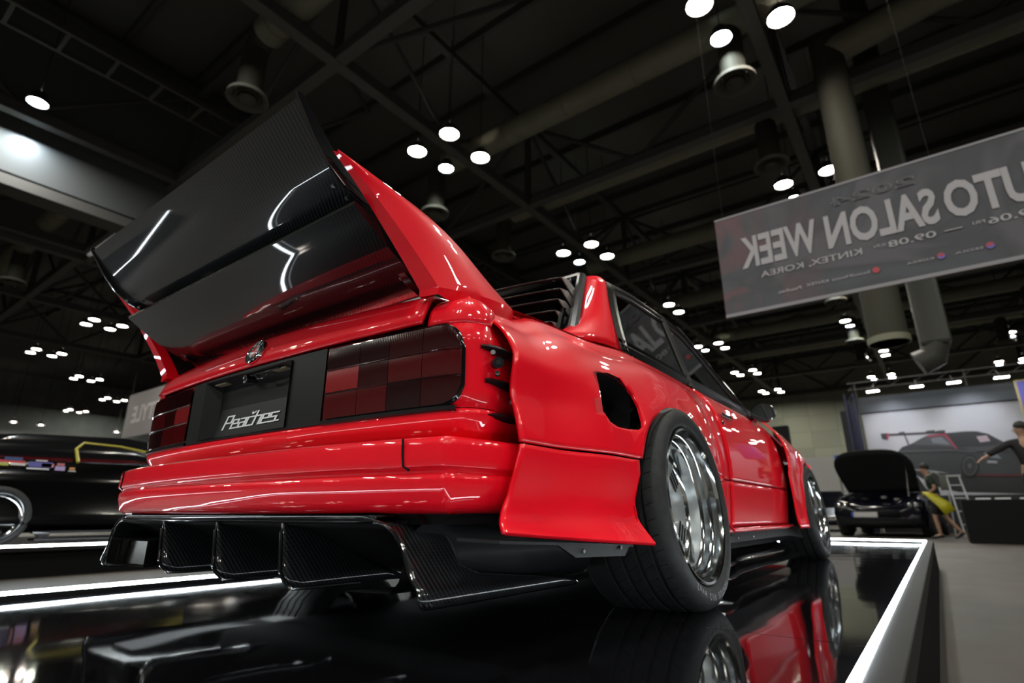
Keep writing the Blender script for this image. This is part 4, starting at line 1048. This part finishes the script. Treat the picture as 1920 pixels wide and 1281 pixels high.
W2 = [(2.824, 1.686), (2.8, 1.6), (2.763, 1.522), (2.717, 1.455), (2.665, 1.404), (2.609, 1.373), (2.553, 1.364), (2.502, 1.377), (2.459, 1.412), (2.426, 1.467), (2.407, 1.537), (2.402, 1.619), (2.412, 1.706), (2.436, 1.793), (2.473, 1.873), (2.519, 1.941), (2.573, 1.992), (2.63, 2.022), (2.685, 2.03), (2.736, 2.016), (2.779, 1.979), (2.811, 1.924), (2.83, 1.853), (2.834, 1.772)]

pw = thing('poster_wall', 'large lit poster wall showing a dark race car with a rear wing', 'poster')
mk('poster_panel', MB().box((.12, 20.02, HZ), (9.5, 20.3, 3.56)), noisy(mat('poster_white', (.42, .42, .46), .7), (.37, .37, .42), (.43, .42, .45), .6), pw, smooth=0)
mk('poster_header', MB().box((.0, 19.9, 3.56), (9.6, 20.3, 4.08)), mat('header_grey', (.06, .07, .09), .5), pw, smooth=0)
mk('poster_skirting', MB().box((.12, 19.98, HZ), (9.5, 20.02, .85)), mat('skirting_dark', (.012, .012, .014), .7), pw, smooth=0)
pc = dict(body=(.028, .029, .033), shadow=(.016, .016, .018), cabin=(.06, .06, .07), side_window=(.13, .14, .16), screen=(.02, .02, .024), glare=(.32, .25, .28), red_line=(.30, .03, .06), wing_bar=(.04, .03, .035), wing_plate=(.03, .03, .035), wing_edge=(.32, .03, .07), wing_mount=(.06, .06, .07), pod1=(.03, .03, .035), pod2=(.03, .03, .035), pod3=(.03, .03, .035), headlight=(.12, .13, .15), number=(.22, .22, .24), stripe=(.055, .055, .06), red_floor=(.08, .012, .015), hood_line=(.045, .046, .052))
art_ = None
for i, k in enumerate(ART):
    o = mk('poster_' + ''.join(c for c in k if not c.isdigit()), MB().add([(x, 20.018 - .0012 * i, z) for x, z in ART[k]], [tuple(range(len(ART[k])))]), mat('ink_' + k, pc[k], .6), pw, smooth=0)
for W in (W1, W2):
    cx = sum(p[0] for p in W) / 24; cz = sum(p[1] for p in W) / 24
    for s, c, d in ((1, (.012, .012, .014), .03), (.82, (.07, .07, .08), .032), (.74, (.02, .02, .023), .034), (.2, (.07, .07, .08), .036)):
        mk('poster_wheel', MB().add([(cx + (x - cx) * s, 20.018 - d, cz + (z - cz) * s) for x, z in W], [tuple(range(24))]), mat('ink_wheel', c, .6), pw, smooth=0)
tw = thing('truss_tower', 'dark blue truss tower at the left end of the poster wall', 'tower')
tm = mat('navy_tower', (.02, .022, .06), .5)
for x in (-.24, .02):
    for y in (19.3, 19.62): mk('tower_leg', MB().tube([(x, y, HZ), (x, y, 4.15)], .03, 8), tm, tw)
for k in range(10): mk('tower_brace', MB().tube([(-.24, 19.3, HZ + .44 * k), (.02, 19.3, HZ + .44 * (k + 1))], .016, 6), tm, tw)
mk('tower_cover', MB().box((-.24, 19.66, HZ), (.02, 19.7, 3.9)), tm, tw, smooth=0)
mk('tower_flag', MB().box((-.46, 19.5, HZ), (-.22, 19.56, 3.62)), mat('tower_cloth', (.018, .018, .022), .8), tw, smooth=0)
tr_ = thing('lighting_truss', 'thin truss with lamp arms running above the poster wall', 'truss')
for z in (4.28, 4.5): mk('truss_rail', MB().tube([(-.1, 19.4, z), (9.6, 19.4, z)], .022, 6), TRUSSM, tr_)
for k in range(16): mk('truss_lace', MB().tube([(-.1 + .6 * k, 19.4, 4.28), (.2 + .6 * k, 19.4, 4.5)], .012, 5), TRUSSM, tr_)
for x in (.1, 3.0, 6.0, 9.4): mk('truss_post', MB().tube([(x, 19.5, HZ if x in (.1, 9.4) else 4.0), (x, 19.5, 4.5)], .03, 6), TRUSSM, tr_)
PLM = emis('poster_lamp_lens', (.95, 1, .97), 45)
first = None
for i, x in enumerate((.64, 1.76, 2.65, 3.72)):
    lab = 'white oblong spotlight over the poster wall, ' + ('leftmost of four', 'second from the left', 'third from the left', 'rightmost of four')[i]
    if first is None:
        first = thing('poster_spotlight', lab, 'lamp', (x, 18.4, 3.98), 0, 'spotlights over the poster wall')
        mk('spot_head', MB().box((-.17, -.10, .0), (.17, .10, .07)), HOUS, first, smooth=0, bevel=.02)
        mk('spot_lens', MB().box((-.16, -.09, -.012), (.16, .09, -.002)), PLM, first, smooth=0)
        mk('spot_arm', MB().tube([(0, .05, .06), (0, 1.0, .40)], .015, 6), HOUS, first)
    else: dup(first, (x, 18.4, 3.98), 0, lab)
for x in (1, 3, 5.5, 8):
    d = bpy.data.lights.new('wash', 'SPOT'); d.energy = 60; d.spot_size = radians(75); d.spot_blend = .8; d.color = (.88, .93, 1); d.shadow_soft_size = .1
    o = bpy.data.objects.new('poster_wash', d); C.objects.link(o); o.location = (x, 18.5, 3.9)
    o.rotation_euler = (Vector((x, 20, 2.9)) - o.location).to_track_quat('-Z', 'Y').to_euler()
# side screen at the right edge
sc_ = thing('info_sign', 'small blue and purple sign at the right edge above the poster wall', 'sign')
mk('sign_face', MB().box((4.05, 18.9, 2.9), (4.9, 18.94, 3.9)), mat('sign_blue', (.10, .09, .38), .5), sc_, smooth=0)
mk('sign_frame', MB().box((4.0, 18.941, 2.85), (4.95, 18.98, 3.95)), mat('sign_yellow', (.35, .28, .12), .6), sc_, smooth=0)
mk('sign_post', MB().tube([(4.5, 18.99, HZ), (4.5, 18.99, 3.6)], .03, 8), HOUS, sc_)
# ================================================================== DARK CAR WITH OPEN BONNET
DARKC = mat('dark_blue_paint', (.002, .0022, .006), .15, 0, .3, spec=.3)
oc = thing('parked_car', 'dark blue car facing the viewer with its bonnet raised', 'car', (.38, 15.2, HZ), radians(-6)); oc.scale = (1.10, .93, 1.13)
sec = []
for y, w_, z0, z1 in ((0, .80, .35, .62), (.03, .86, .25, .72), (.12, .92, .20, .80), (.5, .93, .2, .88), (1.3, .94, .2, .96), (2.4, .93, .2, .95), (3.9, .92, .2, .93), (4.3, .85, .3, .85)):
    sec.append([(-w_ * .82, y, z1), (-w_ * .97, y, z1 - .10), (-w_, y, (z0 + z1) / 2), (-w_ * .96, y, z0), (0, y, z0 - .02), (w_ * .96, y, z0), (w_, y, (z0 + z1) / 2), (w_ * .97, y, z1 - .10), (w_ * .82, y, z1), (.3, y, z1 - (.14 if y < 1.0 else -.02)), (-.3, y, z1 - (.14 if y < 1.0 else -.02))])
b_ = MB().grid(sec, True); b_.f.append(tuple(range(11)))
mk('car_body', b_, DARKC, oc, smooth=40)
mk('cabin', MB().grid([[(-.72, 1.35, .94), (.72, 1.35, .94), (.72, 3.7, .94), (-.72, 3.7, .94)], [(-.58, 2.0, 1.40), (.58, 2.0, 1.40), (.58, 3.1, 1.40), (-.58, 3.1, 1.40)]], True).add([(-.58, 2.0, 1.40), (.58, 2.0, 1.40), (.58, 3.1, 1.40), (-.58, 3.1, 1.40)], [(0, 1, 2, 3)]), GLOSSB, oc, smooth=30, bevel=.03)
hd = []
for t in frange(0, 1, 9):
    z = .98 + .86 * t; y = 1.30 - .55 * t
    hd.append([(x * (.74 + .16 * t - .22 * t ** 6) - .10 * t, y - .10 * (1 - x * x) * t, z + .10 * (1 - x ** 4) * t) for x in frange(-1, 1, 11)])
mk('raised_bonnet', MB().grid(hd), MATTEB, oc, solid=.03, smooth=50)
mk('bonnet_stay', MB().tube([(.62, .25, .86), (.6, .9, 1.5)], .01, 6), STEEL, oc)
mk('radiator_grille', MB().grid([[(x, -.012 - .0, z) for x in (-.42, 0, .42)] for z in (.42, .58)]), MATTEB, oc, solid=.01)
mk('lower_intake', MB().grid([[(x, -.0, z) for x in (-.62, 0, .62)] for z in (.24, .34)]), MATTEB, oc, solid=.01)
pt = mk('number_plate', MB().box((-.53, -.045, .42), (-.01, -.02, .53)), mat('plate_white', (.45, .45, .44), .5), oc, smooth=0, bevel=.004); pt['label'] = 'white number plate'
mk('plate_band', MB().box((-.53, -.05, .42), (-.49, -.045, .53)), mat('plate_blue', (.02, .05, .3), .5), pt, smooth=0)
for x in (-.70, .70):
    hl_ = mk('headlight', MB().box((x - .17, -.02 + .04, .62), (x + .17, .10, .74)), GLOSSB, oc, smooth=0, bevel=.02)
    for k in (-.07, .05): mk('headlight_lens', MB().lathe([(0, .045), (.02, .04), (.03, .001)], 14, Matrix.Translation((x + k, .018, .68)) @ Matrix.Rotation(-pi / 2, 4, 'Z')), CHROME, hl_)
for x, z in ((-.3, .80), (.1, .83), (.35, .78), (-.55, .83)): mk('engine_part', MB().lathe([(0, .08), (.05, .08), (.06, .001)], 14, Matrix.Translation((x, .55, z)) @ Matrix.Rotation(-pi / 2, 4, 'Y')), STEEL if x > 0 else BLACK, oc)
def simple_wheel(parent, x, y, r, w_, face=None, rimr=.62, sgn=1):
    T = Matrix.Translation((x, y, r)) @ Matrix.Scale(sgn, 4, (1, 0, 0))
    ty = mk('wheel', MB().lathe([(0, r * rimr), (.01, r * .9), (-.01, r * .98), (-.03, r), (-w_ + .03, r), (-w_, r * .95), (-w_, r * .5)], 36, T), TYRE, parent)
    mk('wheel_rim', MB().lathe([(-.004, r * rimr), (.006, r * rimr * .97), (-.02, r * rimr * .90), (-.06, r * rimr * .85), (-.065, r * rimr * .5), (-.05, r * .15), (-.05, .001)], 36, T), face or BLACK, ty)
    sp_ = MB()
    for k in range(5):
        a = 2 * pi * k / 5; sp_.tube([T @ Vector((-.05, r * .12 * cos(a), r * .12 * sin(a))), T @ Vector((-.03, r * rimr * .86 * cos(a), r * rimr * .86 * sin(a)))], .022, 6)
    mk('spoke', sp_, face or STEEL, ty, smooth=0)
for x, sg_ in ((.94, 1), (-.94, -1)):
    for y in (.75, 3.4): simple_wheel(oc, x, y, .33, .24, sgn=sg_)
# small car half hidden behind the front wheel
pk2 = thing('parked_car', 'small shiny dark car far away, mostly hidden behind the front wheel', 'car', (-1.45, 19.6, HZ), radians(8))
mk('car_body', MB().grid([[(-.85 * s, y, z) for s, z in ((1, .75), (1.03, .5), (1, .2), (-1, .2), (-1.03, .5), (-1, .75))] for y in (0, .3, 4.0)], True).grid([[(-.85, .0, .75), (.85, .0, .75)], [(-.8, 1.3, .95), (.8, 1.3, .95)], [(-.65, 2, 1.35), (.65, 2, 1.35)], [(-.65, 3.2, 1.35), (.65, 3.2, 1.35)], [(-.8, 4, .8), (.8, 4, .8)]]).add([(-.85, 0, .2), (.85, 0, .2), (.85, 0, .75), (-.85, 0, .75)], [(0, 1, 2, 3)]), DARKC, pk2, smooth=30, bevel=.05)
for x in (-.55, .55): mk('headlight', MB().lathe([(0, .08), (.03, .07), (.04, .001)], 16, Matrix.Translation((x, -.06, .62)) @ Matrix.Rotation(-pi / 2, 4, 'Z')), CHROME, pk2)
for x, sg_ in ((.86, 1), (-.86, -1)):
    for y in (.7, 3.3): simple_wheel(pk2, x, y, .31, .2, sgn=sg_)
ps = thing('signpost', 'thin post with a small blue sign against the low white wall', 'sign', (-1.34, 24.5, HZ))
mk('post', MB().tube([(0, 0, 0), (0, 0, 2.65)], .02, 6), HOUS, ps); mk('sign_plate', MB().box((-.10, -.03, 2.65), (.10, 0, 2.88)), mat('post_blue', (.04, .12, .40), .5), ps, smooth=0)
mk('post_foot', MB().lathe([(0, .18), (.02, .17), (.03, .001)], 16, Matrix.Rotation(-pi / 2, 4, 'Y')), HOUS, ps)
lowm = mat('low_panel_white', (.34, .33, .33), .7)
for k in range(4):
    o = mk('low_partition', MB().box((-12 + 4.8 * k, 34, HZ), (-7.3 + 4.8 * k, 34.1, 3.4)), lowm, smooth=0)
    tag(o, 'low white partition panel before the back wall, ' + ('first from the left', 'second from the left', 'third from the left', 'rightmost')[k], 'partition', 'low white partition panels')
# dark speaker box beside the mirror
sb = mk('black_box', MB().box((-3.55, 24.0, HZ), (-2.93, 24.4, 3.95)), MATTEB, smooth=0, bevel=.02); tag(sb, 'tall dark panel just right of the door mirror', 'panel')
# ================================================================== LADDER, TABLE, PEOPLE
WH = mat('white_metal', (.55, .56, .58), .4)
ld = thing('step_ladder', 'white folding step ladder behind the person with the yellow bag', 'ladder', (1.98, 16.9, HZ))
mk('ladder_rail', MB().tube([(-.04, 0, 1.50), (.06, -.30, 0)], .022, 6), WH, ld); mk('ladder_rail', MB().tube([(.22, 0, 1.50), (.40, -.30, 0)], .022, 6), WH, ld)
mk('ladder_rail', MB().tube([(-.04, .1, 1.50), (-.12, .45, 0)], .022, 6), WH, ld); mk('ladder_rail', MB().tube([(.22, .1, 1.50), (.42, .45, 0)], .022, 6), WH, ld)
for k in range(4):
    f = (k + .9) / 4.6; mk('ladder_step', MB().box((-.04 + .10 * (1 - f) - .01, -.31 * (1 - f) - .03, 1.5 * f - .012), (.22 + .18 * (1 - f) + .01, -.30 * (1 - f) + .06, 1.5 * f + .012)), WH, ld, smooth=0)
mk('ladder_top', MB().box((-.08, -.04, 1.49), (.26, .14, 1.53)), WH, ld, smooth=0)
tb = thing('display_table', 'long table under a black floor-length cloth at the right edge', 'table', (2.0, 12.6, HZ))
mk('table_cloth', MB().box((0, 0, 0), (3.0, .75, .82)), MATTEB, tb, smooth=0, bevel=.02)
for k, (x, c) in enumerate(((.25, 'white brochure stack at the left end of the black table'), (.55, 'white brochure stack second from the left on the black table'), (.92, 'white brochure stack nearest the right edge on the black table'))):
    o = mk('brochure_stack', MB().box((2.0 + x, 12.68, HZ + .82), (2.0 + x + .22, 12.95, HZ + .85)), WHITE, smooth=0); tag(o, c, 'brochures', 'brochure stacks on the black table')
cb_ = mk('cardboard_box', MB().box((2.02, 14.2, HZ), (2.35, 14.5, HZ + .22)), mat('cardboard', (.22, .13, .06), .8), smooth=0, bevel=.004); tag(cb_, 'small brown box on the floor left of the black table', 'box')
stg = mk('booth_podium', MB().box((2.4, 13.7, HZ), (7, 16.4, HZ + .30)), MATTEB, smooth=0); tag(stg, 'low black podium behind the black table', 'podium')
SKIN = mat('skin', (.35, .20, .13), .55); HAIR = mat('black_hair', (.01, .009, .008), .6)
def skin_mesh(name, verts, edges, radii, m, parent, root=0, sub=2):
    me = bpy.data.meshes.new(name); me.from_pydata(verts, edges, []); me.materials.append(m)
    o = bpy.data.objects.new(name, me); C.objects.link(o); sk = o.modifiers.new('sk', 'SKIN'); sk.use_smooth_shade = True
    for i, r in enumerate(radii):
        d = me.skin_vertices[0].data[i]; d.radius = (r, r) if not isinstance(r, tuple) else r; d.use_root = (i == root)
    u_ = o.modifiers.new('s', 'SUBSURF'); u_.levels = sub; u_.render_levels = sub
    if parent: o.parent = parent
    return o
def chain(pts): return [(i, i + 1) for i in range(len(pts) - 1)]
def person(loc, rz, label, joints, top, bottom, scale=1.):
    p_ = thing('person', label, 'person', loc, rz); p_.scale = (scale,) * 3
    J = joints
    V = ['pelvis', 'waist', 'chest', 'neck', 'head', 'crown', 'shL', 'elL', 'wrL', 'haL', 'shR', 'elR', 'wrR', 'haR', 'hiL', 'knL', 'anL', 'toL', 'hiR', 'knR', 'anR', 'toR']
    R = dict(pelvis=(.13, .10), waist=(.125, .095), chest=(.15, .11), neck=.052, head=(.082, .092), crown=(.07, .08), shL=.055, elL=.04, wrL=.028, haL=.035, shR=.055, elR=.04, wrR=.028, haR=.035, hiL=.085, knL=.055, anL=.036, toL=.035, hiR=.085, knR=.055, anR=.036, toR=.035)
    E_ = [('pelvis', 'waist'), ('waist', 'chest'), ('chest', 'neck'), ('neck', 'head'), ('head', 'crown'), ('chest', 'shL'), ('shL', 'elL'), ('elL', 'wrL'), ('wrL', 'haL'), ('chest', 'shR'), ('shR', 'elR'), ('elR', 'wrR'), ('wrR', 'haR'), ('pelvis', 'hiL'), ('hiL', 'knL'), ('knL', 'anL'), ('anL', 'toL'), ('pelvis', 'hiR'), ('hiR', 'knR'), ('knR', 'anR'), ('anR', 'toR')]
    vs = [J[v] for v in V]; es = [(V.index(a), V.index(b)) for a, b in E_]; rs = [R[v] for v in V]
    # fingers
    for side in 'LR':
        h = Vector(J['ha' + side]); wv = Vector(J['wr' + side]); d = (h - wv).normalized(); n_ = d.cross(Vector((0, 0, 1))).normalized() if abs(d.z) < .9 else Vector((0, 1, 0))
        for k in (-1.5, -.5, .5, 1.5):
            a = h + n_ * k * .018 + d * .02; b = a + d * .04 + Vector((0, 0, -.008)); c = b + d * .025 + Vector((0, 0, -.018))
            i = len(vs); vs += [tuple(a), tuple(b), tuple(c)]; rs += [.011, .010, .008]; es += [(V.index('ha' + side), i), (i, i + 1), (i + 1, i + 2)]
        a = h + n_ * .035 + d * -.02; b = a + n_ * .02 + d * .03; i = len(vs); vs += [tuple(a), tuple(b)]; rs += [.012, .010]; es += [(V.index('ha' + side), i), (i, i + 1)]
    skin_mesh('body', vs, es, rs, SKIN, p_)
    hd_ = Vector(J['head']); cr_ = Vector(J['crown'])
    bm = MB(); T = Matrix.Translation(cr_ * .75 + hd_ * .25 + Vector((-.012, 0, .0)))
    def ell(mb, c, rx, ry, rz_, n=12, lo=-pi / 2, hi=pi / 2):
        mb.grid([[(c[0] + rx * cos(la) * cos(lo_), c[1] + ry * cos(la) * sin(lo_), c[2] + rz_ * sin(la)) for lo_ in frange(0, 2 * pi, n * 2)[:-1]] for la in frange(lo, hi, n)], True)
    fx = J.get('face', (1, 0))   # facing direction in local xy
    c = cr_ * .6 + hd_ * .4 - Vector((fx[0], fx[1], 0)) * .022
    ell(bm, (c.x, c.y, c.z + .02), .100, .098, .098, lo=-.5)
    mk('hair', bm, HAIR, p_)
    fm = MB(); f = hd_ + Vector((fx[0], fx[1], 0)) * .088; sd = Vector((-fx[1], fx[0], 0))
    fm.tube([f + Vector((0, 0, .02)), f + Vector((fx[0] * .022, fx[1] * .022, -.012)), f + Vector((0, 0, -.018))], [.008, .013, .009], 8)
    mk('nose', fm, SKIN, p_)
    for s in (-1, 1):
        e_ = hd_ + Vector((fx[0], fx[1], 0)) * .080 + sd * .032 * s + Vector((0, 0, .018)); q = MB(); ell(q, e_, .010, .010, .008, 6); mk('eye', q, HAIR, p_)
        a_ = hd_ + sd * .085 * s; q = MB(); ell(q, a_, .014, .014, .030, 6); mk('ear', q, SKIN, p_)
    q = MB(); q.tube([hd_ + Vector((fx[0], fx[1], 0)) * .084 + sd * .022 + Vector((0, 0, -.042)), hd_ + Vector((fx[0], fx[1], 0)) * .088 + Vector((0, 0, -.044)), hd_ + Vector((fx[0], fx[1], 0)) * .084 - sd * .022 + Vector((0, 0, -.042))], .006, 6); mk('mouth', q, mat('lips', (.22, .08, .07), .5), p_)
    def mid(a, b, t): return tuple(Vector(J[a]).lerp(Vector(J[b]), t))
    tv = [J['pelvis'], J['waist'], J['chest'], mid('chest', 'neck', .6), J['shL'], mid('shL', 'elL', top[1]), J['shR'], mid('shR', 'elR', top[1])]
    skin_mesh('shirt', tv, [(0, 1), (1, 2), (2, 3), (2, 4), (4, 5), (2, 6), (6, 7)], [(.155, .125), (.15, .12), (.172, .132), .07, .075, .062, .075, .062], top[0], p_)
    bv = [mid('pelvis', 'waist', .4), J['pelvis'], J['hiL'], mid('hiL', 'knL', min(1, bottom[1])), J['hiR'], mid('hiR', 'knR', min(1, bottom[1]))]
    be = [(0, 1), (1, 2), (2, 3), (1, 4), (4, 5)]; br_ = [(.14, .11), (.15, .12), .105, .085, .105, .085]
    if bottom[1] > 1: bv += [mid('knL', 'anL', .9), mid('knR', 'anR', .9)]; be += [(3, 6), (5, 7)]; br_ += [.06, .06]
    skin_mesh('trousers' if bottom[1] > 1 else 'shorts', bv, be, br_, bottom[0], p_)
    for s in 'LR':
        a = Vector(J['an' + s]); b = Vector(J['to' + s]); q = MB(); d = (b - a); d.z = 0; d.normalize()
        q.tube([a - d * .05 + Vector((0, 0, -.02)), a + Vector((0, 0, -.03)), b + Vector((0, 0, -.005)), b + d * .06 + Vector((0, 0, -.01))], [.045, .05, .045, .02], 10, flat=.75); mk('shoe', q, BLACK, p_)
    return p_
# visitor walking left with a yellow bag
J1 = dict(pelvis=(0, 0, .93), waist=(-.02, 0, 1.08), chest=(-.05, 0, 1.30), neck=(-.09, 0, 1.48), head=(-.13, 0, 1.60), crown=(-.12, 0, 1.69), face=(-1, 0),
          shL=(-.05, -.19, 1.40), elL=(.02, -.25, 1.15), wrL=(-.16, -.22, 1.02), haL=(-.22, -.20, 1.00), shR=(-.05, .19, 1.40), elR=(.06, .24, 1.15), wrR=(.0, .22, .95), haR=(-.02, .21, .88),
          hiL=(-.01, -.10, .88), knL=(-.10, -.11, .50), anL=(-.06, -.11, .10), toL=(-.20, -.12, .045), hiR=(.01, .10, .88), knR=(.10, .10, .50), anR=(.34, .10, .16), toR=(.24, .10, .045))
SHG = mat('dark_green_shirt', (.008, .02, .012), .8); SHB = mat('black_cotton', (.008, .008, .008), .85)
g1 = person((1.62, 14.7, HZ), 0, 'person in dark green shirt and black shorts walking left with a backpack', J1, (SHG, .75), (SHB, .95), scale=.97)
bp1 = mk('backpack', MB().grid([[(.06 + d, y, z) for y, z in ((-.12, 1.08), (-.14, 1.25), (-.11, 1.42), (.11, 1.42), (.14, 1.25), (.12, 1.08))] for d in (.03, .12, .17)], True).add([(.23, -.12, 1.08), (.23, -.14, 1.25), (.23, -.11, 1.42), (.23, .11, 1.42), (.23, .14, 1.25), (.23, .12, 1.08)], [(0, 1, 2, 3, 4, 5)]), mat('backpack_grey', (.10, .11, .09), .8), None, bevel=.02)
bp1.location = (1.66, 14.7, HZ); tag(bp1, 'grey backpack with pale straps on the back of the walking person', 'backpack')
for y in (-.12, .12): mk('strap', MB().tube([(.12, y, 1.42), (.02, y * 1.1, 1.50), (-.16, y, 1.40), (-.20, y, 1.22), (-.14, y * 1.3, 1.08)], .018, 6, flat=.5), mat('strap_pale', (.35, .38, .33), .7), bp1)
yb = mk('yellow_bag', MB().grid([[(-.24, -.28, 1.03), (-.16, -.20, 1.03)], [(-.20, -.32, .98), (-.05, -.22, 1.0)], [(.0, -.36, .72), (.22, -.26, .80)], [(.10, -.36, .52), (.30, -.28, .64)]]), mat('yellow_plastic', (.42, .38, .01), .5), None, solid=.03, smooth=60)
yb.location = (1.62, 14.7, HZ); tag(yb, 'bright yellow bag held low by the walking person', 'bag')
# man at the right edge reaching left
J2 = dict(pelvis=(0, 0, .98), waist=(0, 0, 1.13), chest=(0, 0, 1.38), neck=(-.01, 0, 1.55), head=(-.03, -.01, 1.68), crown=(-.02, 0, 1.77), face=(-.97, -.24),
          shL=(-.19, -.02, 1.47), elL=(-.42, -.12, 1.34), wrL=(-.60, -.18, 1.22), haL=(-.67, -.20, 1.18), shR=(.20, .02, 1.47), elR=(.26, .0, 1.18), wrR=(.12, -.16, 1.06), haR=(.06, -.2, 1.05),
          hiL=(-.09, 0, .92), knL=(-.11, -.02, .52), anL=(-.12, .02, .10), toL=(-.18, -.14, .045), hiR=(.09, 0, .92), knR=(.11, -.02, .52), anR=(.14, .02, .10), toR=(.12, -.15, .045))
person((3.33, 13.95, HZ + .30), 0, 'person in black long-sleeved top at the right edge, arm reaching left', J2, (SHB, 1.7), (SHB, 1.9), scale=1.16)
# ================================================================== LEFT PLATFORM AND BLACK CAR
p2 = thing('display_platform', 'second low black platform with a white light tube under the black car', 'platform')
mk('deck_panel', MB().box((-8.4, -4.0, -.03), (-4.98, 5.4, 0)), PLAT, p2, smooth=0)
mk('side_skirt', MB().box((-8.45, -4.05, HZ), (-4.95, 5.45, -.0305)), SIDE, p2, smooth=0)
mk('raised_lip', MB().box((-4.978, -4.05, -.03), (-4.92, 5.45, .008)), LIP, p2, smooth=0, bevel=.003)
mk('light_tube', MB().tube([(-4.935, -4.05, .014), (-4.935, 5.4, .014)], .014, 10), LED, p2)
bc = thing('exhibition_car', 'lowered glossy black car with window stickers on the left platform', 'car')
GB2 = mat('black_car_paint', (.002, .002, .0022), .12, 0, .3, spec=.3)
SP = [(-1.9, .30, .62), (-1.6, .12, .72), (-.5, .10, .78), (.6, .10, .79), (1.9, .10, .76), (2.9, .12, .66), (3.3, .25, .55)]
rows = []
for y, z0, z1 in SP:
    k = 0 if -1.5 < y < 2.8 else .10
    rows.append([(-5.32 - k, y, z1), (-5.28 - k, y, z1 - .05), (-5.24 - k, y, z1 - .22), (-5.25 - k, y, z0 + .20), (-5.20 - k, y, z0 + .10), (-5.30 - k, y, z0 + .02), (-6.2, y, z0), (-7.2 + k, y, z0 + .05), (-7.25 + k, y, z1 - .2), (-7.15 + k, y, z1)])
b_ = MB().grid(rows, True); b_.f.append(tuple(range(10))); b_.f.append(tuple(reversed(range(60, 70))))
mk('car_body', b_, GB2, bc, smooth=40)
gh = [[(-5.36, y0, z0), (-5.55, y1, z1), (-6.95, y1, z1), (-7.1, y0, z0)] for y0, z0, y1, z1 in ((-1.2, .76, -.75, 1.0), (-.9, .78, -.35, 1.05), (.6, .79, .5, 1.09), (1.0, .79, .75, 1.07), (2.0, .77, 1.1, .98))]
mk('cabin', MB().grid(gh, False), GLOSSB, bc, smooth=25, solid=.01)
YC = mat('cage_yellow', (.30, .26, .01), .4)
mk('roll_cage', MB().tube([(-5.30, .05, .79), (-5.44, .05, .93), (-5.50, .12, 1.0), (-5.49, .45, .99), (-5.45, .85, .93), (-5.36, 1.35, .80)], .016, 8), YC, bc)
for y0, y1, z0, z1, c in ((-.53, -.40, .765, .795, (.03, .08, .2)), (-.58, -.38, .745, .768, (.5, .05, .06)), (-.62, -.49, .715, .742, (.35, .4, .08)), (-.48, -.37, .722, .742, (.55, .5, .5)), (-.345, -.17, .715, .765, (.10, .10, .32)), (-.25, -.155, .72, .755, (.5, .2, .22)), (-.30, -.21, .772, .783, (.55, .55, .55)), (-.355, -.185, .695, .708, (.6, .6, .62)), (-.13, -.07, .74, .765, (.4, .12, .14)), (-.14, -.06, .695, .735, (.36, .28, .5)), (-.025, .02, .705, .73, (.45, .22, .08)), (-.03, .03, .690, .698, (.6, .6, .6))):
    mk('window_sticker', MB().box((-5.372 - (z0 - .76) * .8 * 0, y0, z0), (-5.366, y1, z1)).box((-5.24, y0, z0), (-5.236, y1, z1)) if False else MB().box((-5.236, y0, z0), (-5.232, y1, z1)), mat('sticker_ink', c, .5), bc, smooth=0)
T2 = Matrix.Translation((-5.20, -.50, .262))
tw_ = mk('wheel', MB().lathe([(-.01, .215), (.0, .245), (-.02, .27), (-.25, .27)], 48, T2), TYRE, bc)
mk('wheel_rim', MB().lathe([(-.008, .215), (.006, .21), (-.02, .195), (-.03, .178), (-.09, .17), (-.10, .12), (-.10, .001)], 48, T2), POLISH, tw_)
mk('rim_centre', MB().lathe([(-.08, .12), (-.07, .10), (-.07, .001)], 32, T2), GLOSSB, tw_)
T3 = Matrix.Translation((-5.20, 2.05, .262))
tw_ = mk('wheel', MB().lathe([(-.01, .215), (.0, .245), (-.02, .27), (-.25, .27)], 48, T3), TYRE, bc)
mk('wheel_rim', MB().lathe([(-.008, .215), (.006, .21), (-.02, .195), (-.03, .178), (-.09, .17), (-.10, .12), (-.10, .001)], 48, T3), POLISH, tw_)
for z, x in ((.115, -5.14), (.05, -5.10)): mk('skirt_blade', MB().box((-5.3, -.20, z), (x, 1.75, z + .022)), BLACK, bc, smooth=0, bevel=.006)
mk('skirt_winglet', MB().prism([(-5.13, -.22, .13), (-5.13, -.08, .12), (-5.13, -.12, .06), (-5.13, -.16, .06)], (.02, 0, 0)), GLOSSB, bc, smooth=0)
# bright booth seen between wing and boot lid
bw = mk('booth_wall', MB().box((-10.9, 8.0, HZ), (-8.9, 8.15, 7.4)), mat('booth_grey', (.30, .33, .35), .7), smooth=0); tag(bw, 'lit grey booth wall glimpsed between rear wing and boot lid', 'wall panel')
ib = thing('advertising_column', 'pale rounded column with a blue patch glimpsed under the rear wing', 'column', (-11.9, 8.4, HZ))
mk('column_body', MB().lathe([(0, .8), (5.6, .95), (6.1, .8), (6.35, .4), (6.4, .001)], 28, Matrix.Rotation(-pi / 2, 4, 'Y') @ Matrix.Scale(1, 4)), mat('column_white', (.62, .66, .66), .6), ib)
mk('column_mark', MB().add([(.97 * cos(a) , .97 * sin(a), z) for z in (5.2, 5.55) for a in frange(-1.9, -1.2, 6)], [(i, i + 1, i + 7, i + 6) for i in range(5)]), mat('column_blue', (.05, .12, .6), .5), ib, smooth=0)
